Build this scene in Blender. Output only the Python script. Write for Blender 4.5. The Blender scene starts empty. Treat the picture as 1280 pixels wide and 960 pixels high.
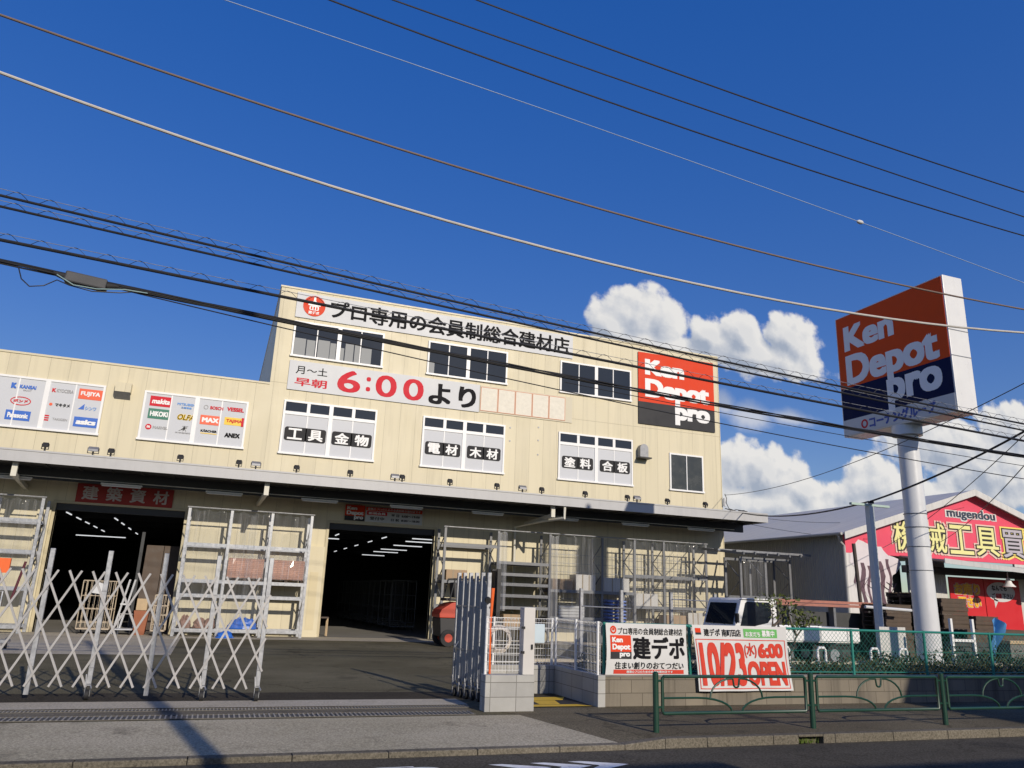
import bpy, math, random
from mathutils import Vector, Matrix
rnd = random.Random(7)
R = math.radians
S = bpy.context.scene
COL = S.collection

# ------------------------------------------------------------------ camera
cam_d = bpy.data.cameras.new('camera'); cam = bpy.data.objects.new('camera', cam_d); COL.objects.link(cam)
S.camera = cam
EYE = 1.6
def cam_axes(yaw, pitch, roll):
    cy, sy = math.cos(yaw), math.sin(yaw)
    f = Vector((sy*math.cos(pitch), cy*math.cos(pitch), math.sin(pitch)))
    r0 = Vector((cy, -sy, 0)); u0 = r0.cross(f)
    return math.cos(roll)*r0 + math.sin(roll)*u0, -math.sin(roll)*r0 + math.cos(roll)*u0, f
r_, u_, f_ = cam_axes(.352058847, .270332320, .0379835068)
cam.matrix_world = Matrix(((r_.x, u_.x, -f_.x, 0), (r_.y, u_.y, -f_.y, 0), (r_.z, u_.z, -f_.z, EYE), (0, 0, 0, 1)))
cam_d.sensor_width = 36; cam_d.lens = 36*961/1280; cam_d.clip_start = .05; cam_d.clip_end = 5000

# ------------------------------------------------------------------ light
SUN_DIR = Vector((-.2, 1, -.43)).normalized()
SUN_EL = math.asin(-SUN_DIR.z)
SKY_STR, SUN_STR = .06, 3.75
sd = bpy.data.lights.new('sun', 'SUN'); sd.energy = SUN_STR; sd.angle = R(.53); sd.color = (1, .90, .76)
so = bpy.data.objects.new('sun', sd); COL.objects.link(so)
so.rotation_euler = SUN_DIR.to_track_quat('-Z', 'Y').to_euler()
S.view_settings.view_transform = 'Standard'; S.view_settings.look = 'None'
S.view_settings.exposure = 0; S.view_settings.gamma = 1; S.view_settings.use_curve_mapping = False
S.cycles.use_denoising = True; S.cycles.transparent_max_bounces = 24; S.cycles.max_bounces = 6
S.cycles.diffuse_bounces = 3; S.cycles.glossy_bounces = 3; S.cycles.sample_clamp_indirect = 4
S.cycles.caustics_reflective = False; S.cycles.caustics_refractive = False

W = bpy.data.worlds.new('World'); S.world = W; W.use_nodes = True
nt = W.node_tree; nt.nodes.clear()
def N(t, ty, **k):
    n = t.nodes.new(ty)
    for a, b in k.items(): setattr(n, a, b)
    return n
def L(t, a, b): t.links.new(a, b)
def mth(t, op, a, b=None, c=None, clamp=False):
    n = N(t, 'ShaderNodeMath', operation=op); n.use_clamp = clamp
    for i, x in enumerate((a, b, c)):
        if x is None: continue
        if hasattr(x, 'node'): L(t, x, n.inputs[i])
        else: n.inputs[i].default_value = x
    return n.outputs[0]
def build_world():
    t = nt
    out = N(t, 'ShaderNodeOutputWorld'); sky = N(t, 'ShaderNodeTexSky', sky_type='NISHITA')
    sky.sun_disc = False; sky.sun_elevation = SUN_EL
    sky.sun_rotation = math.atan2(-SUN_DIR.x, -SUN_DIR.y)
    sky.altitude = 300; sky.air_density = 1.0; sky.dust_density = .3; sky.ozone_density = 3.2
    g1 = N(t, 'ShaderNodeVectorMath', operation='SCALE'); g1.inputs['Scale'].default_value = SKY_STR*1.5; L(t, sky.outputs[0], g1.inputs[0])
    gm = N(t, 'ShaderNodeGamma'); gm.inputs[1].default_value = .43; L(t, g1.outputs[0], gm.inputs[0])
    g2 = N(t, 'ShaderNodeVectorMath', operation='SCALE'); g2.inputs['Scale'].default_value = .745/SKY_STR; L(t, gm.outputs[0], g2.inputs[0])
    hsv = N(t, 'ShaderNodeHueSaturation'); hsv.inputs['Saturation'].default_value = 2.22; hsv.inputs['Hue'].default_value = .532
    L(t, g2.outputs[0], hsv.inputs['Color'])
    bg = N(t, 'ShaderNodeBackground'); bg.inputs[1].default_value = SKY_STR; L(t, hsv.outputs[0], bg.inputs[0])
    tc = N(t, 'ShaderNodeTexCoord'); sep = N(t, 'ShaderNodeSeparateXYZ'); L(t, tc.outputs['Generated'], sep.inputs[0])
    yy = mth(t, 'MAXIMUM', sep.outputs[1], .02)
    u = mth(t, 'DIVIDE', sep.outputs[0], yy); v = mth(t, 'DIVIDE', sep.outputs[2], yy)
    blobs = [(0.575,0.436,0.072,0.056),(0.532,0.413,0.045,0.038),(0.622,0.428,0.046,0.050),(0.590,0.390,0.11,0.040),
      (0.712,0.418,0.045,0.040),(0.770,0.430,0.054,0.044),(0.872,0.440,0.074,0.046),(0.80,0.398,0.15,0.040),
      (0.755,0.208,0.0575,0.048),(0.808,0.200,0.0856,0.054),(0.880,0.180,0.040,0.030),(0.806,0.155,0.15,0.045),(0.70,0.17,0.06,0.05),
      (1.03,0.200,0.085,0.056),(1.197,0.286,0.1462,0.0666),(1.309,0.253,0.1639,0.0749),(1.091,0.182,0.18,0.05),(1.387,0.336,0.1080,0.0632),(1.55,.25,.2,.1)]
    wisps = [(0.783,0.297,0.0706,0.0348),(0.730,0.312,0.0336,0.0345),(0.855,0.302,0.0818,0.0219),(-1.6,.2,.3,.06),(2.1,.3,.3,.08)]
    def fld(du, dv):
        pu = mth(t, 'ADD', u, du); pv = mth(t, 'ADD', v, dv)
        cv = N(t, 'ShaderNodeCombineXYZ'); L(t, pu, cv.inputs[0]); L(t, pv, cv.inputs[1])
        nz = N(t, 'ShaderNodeTexNoise', noise_dimensions='3D'); nz.inputs['Scale'].default_value = 15; nz.inputs['Detail'].default_value = 9
        nz.inputs['Roughness'].default_value = .60; L(t, cv.outputs[0], nz.inputs['Vector'])
        vo = N(t, 'ShaderNodeTexVoronoi', feature='SMOOTH_F1'); vo.inputs['Scale'].default_value = 34; vo.inputs['Smoothness'].default_value = .4
        nz3 = N(t, 'ShaderNodeTexNoise'); nz3.inputs['Scale'].default_value = 40; nz3.inputs['Detail'].default_value = 3
        L(t, cv.outputs[0], nz3.inputs['Vector'])
        mx = N(t, 'ShaderNodeVectorMath', operation='MULTIPLY_ADD'); L(t, nz3.outputs['Color'], mx.inputs[0])
        mx.inputs[1].default_value = (.025, .025, .0); L(t, cv.outputs[0], mx.inputs[2]); L(t, mx.outputs[0], vo.inputs['Vector'])
        def best(lst):
            b = None
            for (cx, cz, a, c) in lst:
                dx = mth(t, 'DIVIDE', mth(t, 'SUBTRACT', pu, cx), a); dz = mth(t, 'DIVIDE', mth(t, 'SUBTRACT', pv, cz), c)
                d = mth(t, 'SUBTRACT', 1, mth(t, 'SQRT', mth(t, 'ADD', mth(t, 'MULTIPLY', dx, dx), mth(t, 'MULTIPLY', dz, dz))))
                b = d if b is None else mth(t, 'SMOOTH_MAX', b, d, .08)
            return b
        f1 = best(blobs)
        n1 = mth(t, 'MULTIPLY', mth(t, 'SUBTRACT', nz.outputs[0], .5), 1.35)
        v1 = mth(t, 'MULTIPLY', mth(t, 'SUBTRACT', .45, vo.outputs['Distance']), .42)
        kq = N(t, 'ShaderNodeMapRange', interpolation_type='SMOOTHSTEP'); L(t, f1, kq.inputs[0]); kq.inputs[1].default_value = -.42; kq.inputs[2].default_value = -.05
        f = mth(t, 'ADD', mth(t, 'ADD', f1, mth(t, 'MULTIPLY', mth(t, 'ADD', n1, v1), kq.outputs[0])), .10)
        return f, n1
    f, n1 = fld(0, 0)
    g, _ = fld(.013, .015)
    # soft wisps
    wb = None
    for (cx, cz, a, c) in wisps:
        dx = mth(t, 'DIVIDE', mth(t, 'SUBTRACT', u, cx), a); dz = mth(t, 'DIVIDE', mth(t, 'SUBTRACT', v, cz), c)
        d = mth(t, 'SUBTRACT', 1, mth(t, 'SQRT', mth(t, 'ADD', mth(t, 'MULTIPLY', dx, dx), mth(t, 'MULTIPLY', dz, dz))))
        wb = d if wb is None else mth(t, 'MAXIMUM', wb, d)
    wf = mth(t, 'ADD', wb, mth(t, 'MULTIPLY', n1, .9))
    def ss(x, a, b):
        n = N(t, 'ShaderNodeMapRange', interpolation_type='SMOOTHSTEP'); L(t, x, n.inputs[0])
        n.inputs[1].default_value = a; n.inputs[2].default_value = b; return n.outputs[0]
    alpha = mth(t, 'MAXIMUM', ss(f, -.02, .27), mth(t, 'MULTIPLY', ss(wf, .1, .9), .62))
    front = mth(t, 'GREATER_THAN', sep.outputs[1], .05)
    alpha = mth(t, 'MULTIPLY', mth(t, 'MULTIPLY', alpha, front), .97)
    # unseen thin cloud added behind the photographer to whiten the fill light
    n4 = N(t, 'ShaderNodeTexNoise'); n4.inputs['Scale'].default_value = 2.2; n4.inputs['Detail'].default_value = 6; L(t, tc.outputs['Generated'], n4.inputs['Vector'])
    alpha = mth(t, 'MAXIMUM', alpha, mth(t, 'MULTIPLY', ss(sep.outputs[1], .0, -.45), mth(t, 'MULTIPLY', ss(n4.outputs[0], .40, .75), .22)))
    lit = mth(t, 'ADD', mth(t, 'MULTIPLY', mth(t, 'SUBTRACT', f, g), 1.25), .62, clamp=True)
    edge = ss(f, 1.0, .15)
    lit2 = mth(t, 'ADD', mth(t, 'MULTIPLY', lit, .78), mth(t, 'MULTIPLY', edge, .25), clamp=True)
    cr = N(t, 'ShaderNodeValToRGB'); L(t, lit2, cr.inputs[0])
    e = cr.color_ramp.elements; e[0].position = .18; e[0].color = (.42, .48, .59, 1); e[1].position = .9; e[1].color = (.95, .93, .90, 1)
    m = e.new(.5); m.color = (.64, .67, .73, 1)
    cb = N(t, 'ShaderNodeBackground'); L(t, cr.outputs[0], cb.inputs[0]); cb.inputs[1].default_value = .86
    mix = N(t, 'ShaderNodeMixShader'); L(t, alpha, mix.inputs[0]); L(t, bg.outputs[0], mix.inputs[1]); L(t, cb.outputs[0], mix.inputs[2])
    L(t, mix.outputs[0], out.inputs[0])
build_world()

# ------------------------------------------------------------------ materials
MATS = {}
def M(name, col, rough=.6, metal=0, var=.10, scale=2.5, bump=0, bscale=60, spec=.5, rvar=.1, emit=0, streak=0, dirt=0, dirtcol=(.10, .085, .065), dscale=1.3):
    if name in MATS: return MATS[name]
    m = bpy.data.materials.new(name); m.use_nodes = True; t = m.node_tree; p = t.nodes['Principled BSDF']
    p.inputs['Roughness'].default_value = rough; p.inputs['Metallic'].default_value = metal
    p.inputs['Specular IOR Level'].default_value = spec
    tc = N(t, 'ShaderNodeTexCoord')
    nz = N(t, 'ShaderNodeTexNoise'); nz.inputs['Scale'].default_value = scale; nz.inputs['Detail'].default_value = 8; nz.inputs['Roughness'].default_value = .62
    L(t, tc.outputs['Object'], nz.inputs['Vector'])
    mx = N(t, 'ShaderNodeMix', data_type='RGBA')
    lo = [max(0, c*(1-var*1.6)) for c in col]; hi = [min(1, c*(1+var*1.6)) for c in col]
    mx.inputs[6].default_value = (*lo, 1); mx.inputs[7].default_value = (*hi, 1)
    L(t, nz.outputs[0], mx.inputs[0])
    c = mx.outputs[2]
    if streak or dirt:
        mp = N(t, 'ShaderNodeMapping'); mp.inputs['Scale'].default_value = (6, 6, .35) if streak else (1, 1, 1)
        L(t, tc.outputs['Object'], mp.inputs[0])
        n2 = N(t, 'ShaderNodeTexNoise'); n2.inputs['Scale'].default_value = dscale; n2.inputs['Detail'].default_value = 6; n2.inputs['Roughness'].default_value = .65
        L(t, mp.outputs[0], n2.inputs['Vector'])
        rg = N(t, 'ShaderNodeMapRange'); L(t, n2.outputs[0], rg.inputs[0]); rg.inputs[1].default_value = .48; rg.inputs[2].default_value = .8
        rg.inputs[4].default_value = streak or dirt
        m2 = N(t, 'ShaderNodeMix', data_type='RGBA'); L(t, rg.outputs[0], m2.inputs[0]); L(t, c, m2.inputs[6]); m2.inputs[7].default_value = (*dirtcol, 1)
        c = m2.outputs[2]
    L(t, c, p.inputs['Base Color'])
    rr = N(t, 'ShaderNodeMapRange'); L(t, nz.outputs[0], rr.inputs[0]); rr.inputs[1].default_value = .3; rr.inputs[2].default_value = .7
    rr.inputs[3].default_value = max(.02, rough-rvar); rr.inputs[4].default_value = min(1, rough+rvar); L(t, rr.outputs[0], p.inputs['Roughness'])
    if bump:
        n3 = N(t, 'ShaderNodeTexNoise'); n3.inputs['Scale'].default_value = bscale; n3.inputs['Detail'].default_value = 4
        L(t, tc.outputs['Object'], n3.inputs['Vector'])
        bm = N(t, 'ShaderNodeBump'); bm.inputs['Strength'].default_value = bump; bm.inputs['Distance'].default_value = .02
        L(t, n3.outputs[0], bm.inputs['Height']); L(t, bm.outputs[0], p.inputs['Normal'])
    if emit:
        p.inputs['Emission Color'].default_value = (*col, 1); p.inputs['Emission Strength'].default_value = emit
    MATS[name] = m
    return m
def grooved(name, col, pitch, width, axis=0, depth=.6, dark=.55, hz=(), streak=.12, rough=.55, wave=False, var=.04):
    """sheet cladding: joints every PITCH metres along AXIS (object space), streaky weathering"""
    m = M(name, col, rough=rough, var=var, scale=.8, streak=streak, dirtcol=tuple(c*.55 for c in col), dscale=.9)
    t = m.node_tree; p = t.nodes['Principled BSDF']
    tc = N(t, 'ShaderNodeTexCoord'); sp = N(t, 'ShaderNodeSeparateXYZ'); L(t, tc.outputs['Object'], sp.inputs[0])
    fr = mth(t, 'FRACT', mth(t, 'DIVIDE', sp.outputs[axis], pitch))
    if wave:
        h = mth(t, 'SINE', mth(t, 'MULTIPLY', fr, 2*math.pi)); k = None
    else:
        k = mth(t, 'LESS_THAN', fr, width/pitch)
        for z in hz:
            k = mth(t, 'MAXIMUM', k, mth(t, 'LESS_THAN', mth(t, 'ABSOLUTE', mth(t, 'SUBTRACT', sp.outputs[2], z)), width*.6))
        h = mth(t, 'SUBTRACT', 1, k)
        old = p.inputs['Base Color'].links[0].from_socket
        mx = N(t, 'ShaderNodeMix', data_type='RGBA'); L(t, k, mx.inputs[0]); L(t, old, mx.inputs[6]); mx.inputs[7].default_value = (*[c*dark for c in col], 1)
        L(t, mx.outputs[2], p.inputs['Base Color'])
        # every panel a touch different
        wn = N(t, 'ShaderNodeTexWhiteNoise', noise_dimensions='1D'); L(t, mth(t, 'FLOOR', mth(t, 'DIVIDE', sp.outputs[axis], pitch)), wn.inputs['W'])
        hs = N(t, 'ShaderNodeHueSaturation'); L(t, mth(t, 'ADD', .965, mth(t, 'MULTIPLY', wn.outputs[0], .07)), hs.inputs['Value'])
        L(t, mx.outputs[2], hs.inputs['Color']); L(t, hs.outputs[0], p.inputs['Base Color'])
    bm = N(t, 'ShaderNodeBump'); bm.inputs['Strength'].default_value = depth; bm.inputs['Distance'].default_value = .012
    L(t, h, bm.inputs['Height']); L(t, bm.outputs[0], p.inputs['Normal'])
    return m
def blockwork(name, col, bw, bh, off=0.0, mortar=.006, dirt=.35, dirtcol=(.06, .055, .05), streak=0):
    m = M(name, col, rough=.85, var=.14, scale=3, bump=.35, bscale=90, dirt=dirt, dirtcol=dirtcol, dscale=.55 if streak else 1.1, streak=streak)
    t = m.node_tree; p = t.nodes['Principled BSDF']
    tc = N(t, 'ShaderNodeTexCoord'); sp = N(t, 'ShaderNodeSeparateXYZ'); L(t, tc.outputs['Object'], sp.inputs[0])
    xy = mth(t, 'ADD', sp.outputs[0], sp.outputs[1]); cb = N(t, 'ShaderNodeCombineXYZ')
    L(t, xy, cb.inputs[0]); L(t, sp.outputs[2], cb.inputs[1])
    br = N(t, 'ShaderNodeTexBrick'); L(t, cb.outputs[0], br.inputs['Vector']); br.offset = off
    br.inputs['Scale'].default_value = 1; br.inputs['Brick Width'].default_value = bw; br.inputs['Row Height'].default_value = bh
    br.inputs['Mortar Size'].default_value = mortar; br.inputs['Mortar Smooth'].default_value = .2
    br.inputs['Color1'].default_value = (.86, .86, .86, 1); br.inputs['Color2'].default_value = (1.12, 1.12, 1.1, 1); br.inputs['Mortar'].default_value = (.45, .44, .42, 1)
    old = p.inputs['Base Color'].links[0].from_socket
    mx = N(t, 'ShaderNodeMix', data_type='RGBA', blend_type='MULTIPLY'); mx.inputs[0].default_value = 1
    L(t, old, mx.inputs[6]); L(t, br.outputs[0], mx.inputs[7]); L(t, mx.outputs[2], p.inputs['Base Color'])
    return m
def clear_sheet(name, lo=.05, hi=.28):
    m = bpy.data.materials.new(name); m.use_nodes = True; t = m.node_tree; p = t.nodes['Principled BSDF']; o = t.nodes['Material Output']
    p.inputs['Base Color'].default_value = (.84, .85, .88, 1); p.inputs['Roughness'].default_value = .10; p.inputs['Specular IOR Level'].default_value = .9
    tl = N(t, 'ShaderNodeBsdfTranslucent'); tl.inputs[0].default_value = (.84, .85, .88, 1)
    m2 = N(t, 'ShaderNodeMixShader'); m2.inputs[0].default_value = .4; L(t, p.outputs[0], m2.inputs[1]); L(t, tl.outputs[0], m2.inputs[2])
    tr = N(t, 'ShaderNodeBsdfTransparent'); tr.inputs[0].default_value = (.95, .96, .975, 1)
    tc = N(t, 'ShaderNodeTexCoord'); mp = N(t, 'ShaderNodeMapping'); mp.inputs['Scale'].default_value = (14, 14, .3); L(t, tc.outputs['Object'], mp.inputs[0])
    nz = N(t, 'ShaderNodeTexNoise'); nz.inputs['Scale'].default_value = 1.4; nz.inputs['Detail'].default_value = 6; L(t, mp.outputs[0], nz.inputs['Vector'])
    rg = N(t, 'ShaderNodeMapRange'); L(t, nz.outputs[0], rg.inputs[0]); rg.inputs[1].default_value = .5; rg.inputs[2].default_value = .78; rg.inputs[3].default_value = lo; rg.inputs[4].default_value = hi
    fn = N(t, 'ShaderNodeLayerWeight'); fn.inputs[0].default_value = .25
    fac = mth(t, 'ADD', rg.outputs[0], mth(t, 'MULTIPLY', fn.outputs['Facing'], .16), clamp=True)
    mx = N(t, 'ShaderNodeMixShader'); L(t, fac, mx.inputs[0]); L(t, tr.outputs[0], mx.inputs[1]); L(t, m2.outputs[0], mx.inputs[2]); L(t, mx.outputs[0], o.inputs[0])
    return m

def worn(name, mid, lo_, hi_, cracks=.4, grain=.6):
    """worn ground: broad pale and dark wear, tyre-drawn streaks along the street, spots, grit and fine cracks"""
    m = bpy.data.materials.new(name); m.use_nodes = True; t = m.node_tree; p = t.nodes['Principled BSDF']
    p.inputs['Roughness'].default_value = .95; p.inputs['Specular IOR Level'].default_value = .04
    tc = N(t, 'ShaderNodeTexCoord')
    def noise(sc, det, mp=None, ro=.6):
        n = N(t, 'ShaderNodeTexNoise'); n.inputs['Scale'].default_value = sc; n.inputs['Detail'].default_value = det; n.inputs['Roughness'].default_value = ro
        if mp:
            q = N(t, 'ShaderNodeMapping'); q.inputs['Scale'].default_value = mp; L(t, tc.outputs['Object'], q.inputs[0]); L(t, q.outputs[0], n.inputs['Vector'])
        else: L(t, tc.outputs['Object'], n.inputs['Vector'])
        return n.outputs[0]
    def rng(x, a, b, c=0., d=1.):
        r = N(t, 'ShaderNodeMapRange'); L(t, x, r.inputs[0]); 
        for i_, v_ in enumerate((a, b, c, d)): r.inputs[i_+1].default_value = v_
        return r.outputs[0]
    def mixc(f, a, b):
        x = N(t, 'ShaderNodeMix', data_type='RGBA'); L(t, f, x.inputs[0])
        for k_, v_ in ((6, a), (7, b)):
            if hasattr(v_, 'node'): L(t, v_, x.inputs[k_])
            else: x.inputs[k_].default_value = (*v_, 1)
        return x.outputs[2]
    c = mixc(rng(noise(.35, 5), .42, .68, 0, .85), mid, lo_)
    c = mixc(rng(noise(1, 4, (.12, 1.6, 1)), .5, .72, 0, .5), c, lo_)
    c = mixc(rng(noise(.9, 6, None, .7), .56, .72, 0, .75), c, hi_)
    vo = N(t, 'ShaderNodeTexVoronoi'); vo.inputs['Scale'].default_value = 1.1; L(t, tc.outputs['Object'], vo.inputs['Vector'])
    c = mixc(mth(t, 'MULTIPLY', rng(vo.outputs['Distance'], .16, .05), rng(noise(3, 3), .5, .7, 0, .7)), c, hi_)
    if cracks:
        ve = N(t, 'ShaderNodeTexVoronoi', feature='DISTANCE_TO_EDGE'); ve.inputs['Scale'].default_value = .33
        wv = N(t, 'ShaderNodeTexNoise'); wv.inputs['Scale'].default_value = 1.6; wv.inputs['Detail'].default_value = 6; L(t, tc.outputs['Object'], wv.inputs['Vector'])
        va = N(t, 'ShaderNodeVectorMath', operation='MULTIPLY_ADD'); L(t, wv.outputs['Color'], va.inputs[0]); va.inputs[1].default_value = (1.1, 1.1, 0); L(t, tc.outputs['Object'], va.inputs[2])
        L(t, va.outputs[0], ve.inputs['Vector'])
        c = mixc(mth(t, 'MULTIPLY', rng(ve.outputs['Distance'], .008, .002), cracks), c, tuple(x*.35 for x in mid))
    g = noise(38, 3, None, .8)
    gm_ = mixc(rng(g, .3, .7), (1-grain,)*3, (1+grain,)*3)
    mu = N(t, 'ShaderNodeMix', data_type='RGBA', blend_type='MULTIPLY'); mu.inputs[0].default_value = 1; L(t, c, mu.inputs[6]); L(t, gm_, mu.inputs[7])
    L(t, mu.outputs[2], p.inputs['Base Color'])
    bm = N(t, 'ShaderNodeBump'); bm.inputs['Strength'].default_value = .5; bm.inputs['Distance'].default_value = .02; L(t, noise(70, 4), bm.inputs['Height']); L(t, bm.outputs[0], p.inputs['Normal'])
    MATS[name] = m
    return m

cream = grooved('cream siding', (.63, .565, .395), .606, .010, 0, .5, .62, hz=(9.0,), streak=.34)
cream_side = grooved('cream siding side', (.63, .565, .395), .606, .010, 1, .5, .62)
white = M('white paint', (.78, .78, .77), .45, var=.04, streak=.06, dirtcol=(.4, .38, .34))
white_sheet = M('white sheet', (.55, .565, .59), .55, var=.04, scale=1.2, spec=.25)
paper = M('shade grey paper', (.30, .31, .31), .6, var=.12, scale=2, spec=.2)  # white sheets; the shade behind the glass is put into this grey
sign_white = M('sign white', (.58, .59, .60), .5, var=.03, scale=.7, spec=.3)
canopy_grey = M('canopy fascia metal', (.44, .44, .44), .45, var=.06, streak=.15, dirtcol=(.25, .24, .23))
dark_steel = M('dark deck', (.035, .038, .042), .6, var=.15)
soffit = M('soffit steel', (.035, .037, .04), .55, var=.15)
galv = M('galvanised steel', (.36, .37, .39), .42, .5, var=.22, scale=14)
rack_grey = M('rack grey steel', (.17, .175, .185), .5, .2, var=.2, scale=9)
grate_m = M('worn grate', (.34, .32, .28), .5, .3, var=.3, scale=12)
galv_d = M('weathered galvanised steel', (.24, .245, .26), .45, .45, var=.22, scale=12)
alu = M('aluminium', (.48, .465, .45), .42, .3, var=.06)
glass = M('window glass', (.018, .023, .030), .03, var=.15, scale=.6, spec=.7, rvar=.008)
black = M('black', (.012, .012, .013), .5, var=.1)
blacktext = M('black ink', (.010, .010, .012), .7, var=.03, spec=.12)
charcoal = M('charcoal plate', (.032, .032, .034), .65, var=.05, spec=.15)
red = M('sign red', (.66, .050, .012), .55, var=.04, spec=.2)
redtext = M('red ink', (.58, .020, .035), .6, var=.03, spec=.2)
orange_red = M('banner red', (.60, .055, .032), .6, var=.04, spec=.2)
navy = M('navy ink', (.02, .05, .22), .45)
inkblack_panel = M('sign dark grey', (.036, .036, .039), .55, var=.04, spec=.2)
signnavy = M('pylon navy', (.008, .014, .04), .4)
green_pipe = M('green pipe', (.010, .050, .030), .4, var=.12, spec=.6)
chain_m = M('chain link coat', (.05, .20, .16), .4, .2, var=.1)
teal = M('teal fence', (.02, .20, .16), .4, var=.1)
rubber = M('rubber', (.018, .018, .019), .75)
concrete = worn('concrete', (.40, .36, .285), (.50, .455, .37), (.26, .23, .18), cracks=.0, grain=.35)
conc_drive = worn('driveway concrete', (.37, .33, .235), (.48, .425, .315), (.15, .13, .095), cracks=.0, grain=.5)
asphalt = worn('lot asphalt', (.112, .10, .064), (.175, .157, .105), (.045, .04, .031), cracks=.55)
road_m = worn('road asphalt', (.082, .074, .059), (.115, .104, .083), (.045, .042, .038), cracks=.3)
pave_m = worn('pavement asphalt', (.125, .107, .073), (.185, .16, .112), (.05, .045, .038), cracks=.4)
kerb_m = worn('kerb stone', (.13, .116, .09), (.20, .178, .14), (.06, .053, .04), cracks=.0, grain=.5)
roadpaint = M('road paint', (.80, .80, .78), .8, var=.12, scale=20, dirt=.45, dirtcol=(.12, .11, .10), dscale=9)
yellow = M('yellow tactile', (.62, .40, .03), .7, var=.12, scale=8, dirt=.3, dirtcol=(.2, .14, .04), dscale=5)
newblock = blockwork('new concrete block', (.40, .395, .375), .40, .20, 0, dirt=.12, dirtcol=(.25, .24, .22))
oldblock = blockwork('stained concrete wall', (.21, .182, .14), .40, .20, .5, dirt=.95, dirtcol=(.05,.044,.036), streak=.95)
wood = M('weathered wood', (.085, .06, .042), .8, var=.3, scale=6)
palewood = M('pale wood', (.46, .34, .20), .7, var=.2, scale=5)
darkwood = M('dark board', (.085, .06, .045), .7, var=.2, scale=4)
cable_black = M('cable sheath', (.012, .012, .014), .5, var=.1)
cable_brown = M('brown insulated cable', (.17, .125, .10), .6, var=.15, scale=6)
cable_white = M('pale cable', (.50, .475, .43), .55, var=.12, scale=6)
curtain_m = clear_sheet('clear vinyl')
tube_on = M('lit tube', (.95, .97, 1), .4, emit=.8)
tube_off = M('unlit tube', (.62, .62, .60), .4)
blue_tarp = M('blue sheet', (.02, .12, .50), .35, var=.15, scale=8)
brick_m = blockwork('packed bricks', (.56, .28, .18), .21, .06, .5, .006, dirt=.25)
wrap_m = clear_sheet('shrink wrap', .10, .5)
bundle_m = clear_sheet('gathered vinyl', .3, .6)
shed_grey = grooved('grey corrugated sheet', (.13, .13, .125), .09, .01, 1, .9, wave=True, streak=.25)
roof_grey = grooved('pale roof sheet', (.62, .595, .54), .45, .03, 1, .6, .8, streak=.25)
shed_white = grooved('white corrugated sheet', (.62, .61, .58), .09, .01, 0, .8, wave=True, streak=.3)
gable_red = M('gable red', (.74, .075, .13), .45, var=.07, scale=1, streak=.18, dirtcol=(.55, .14, .19), dscale=1.4)
poster_red = M('poster red', (.58, .012, .02), .5, var=.05)
yel = M('letter yellow', (.80, .66, .16), .5, var=.03)
yel2 = M('poster yellow', (.82, .50, .03), .5, var=.03)
leaf_d = M('hedge leaf', (.055, .065, .022), .55, var=.45, scale=9, spec=.35)
leaf_y = M('tree leaf', (.09, .115, .022), .5, var=.4, scale=7, spec=.4)
bark = M('bark', (.10, .08, .06), .9, var=.3, scale=20, bump=.5)
soil = M('soil', (.045, .036, .026), 1, var=.4, scale=14, bump=.8, bscale=40)
truck_w = M('truck white', (.80, .80, .79), .3, var=.02, spec=.6)
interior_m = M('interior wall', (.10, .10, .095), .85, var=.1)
floor_in = M('warehouse floor', (.22, .21, .19), .75, var=.15, scale=1.5, dirt=.3, dirtcol=(.12, .115, .10))

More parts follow.
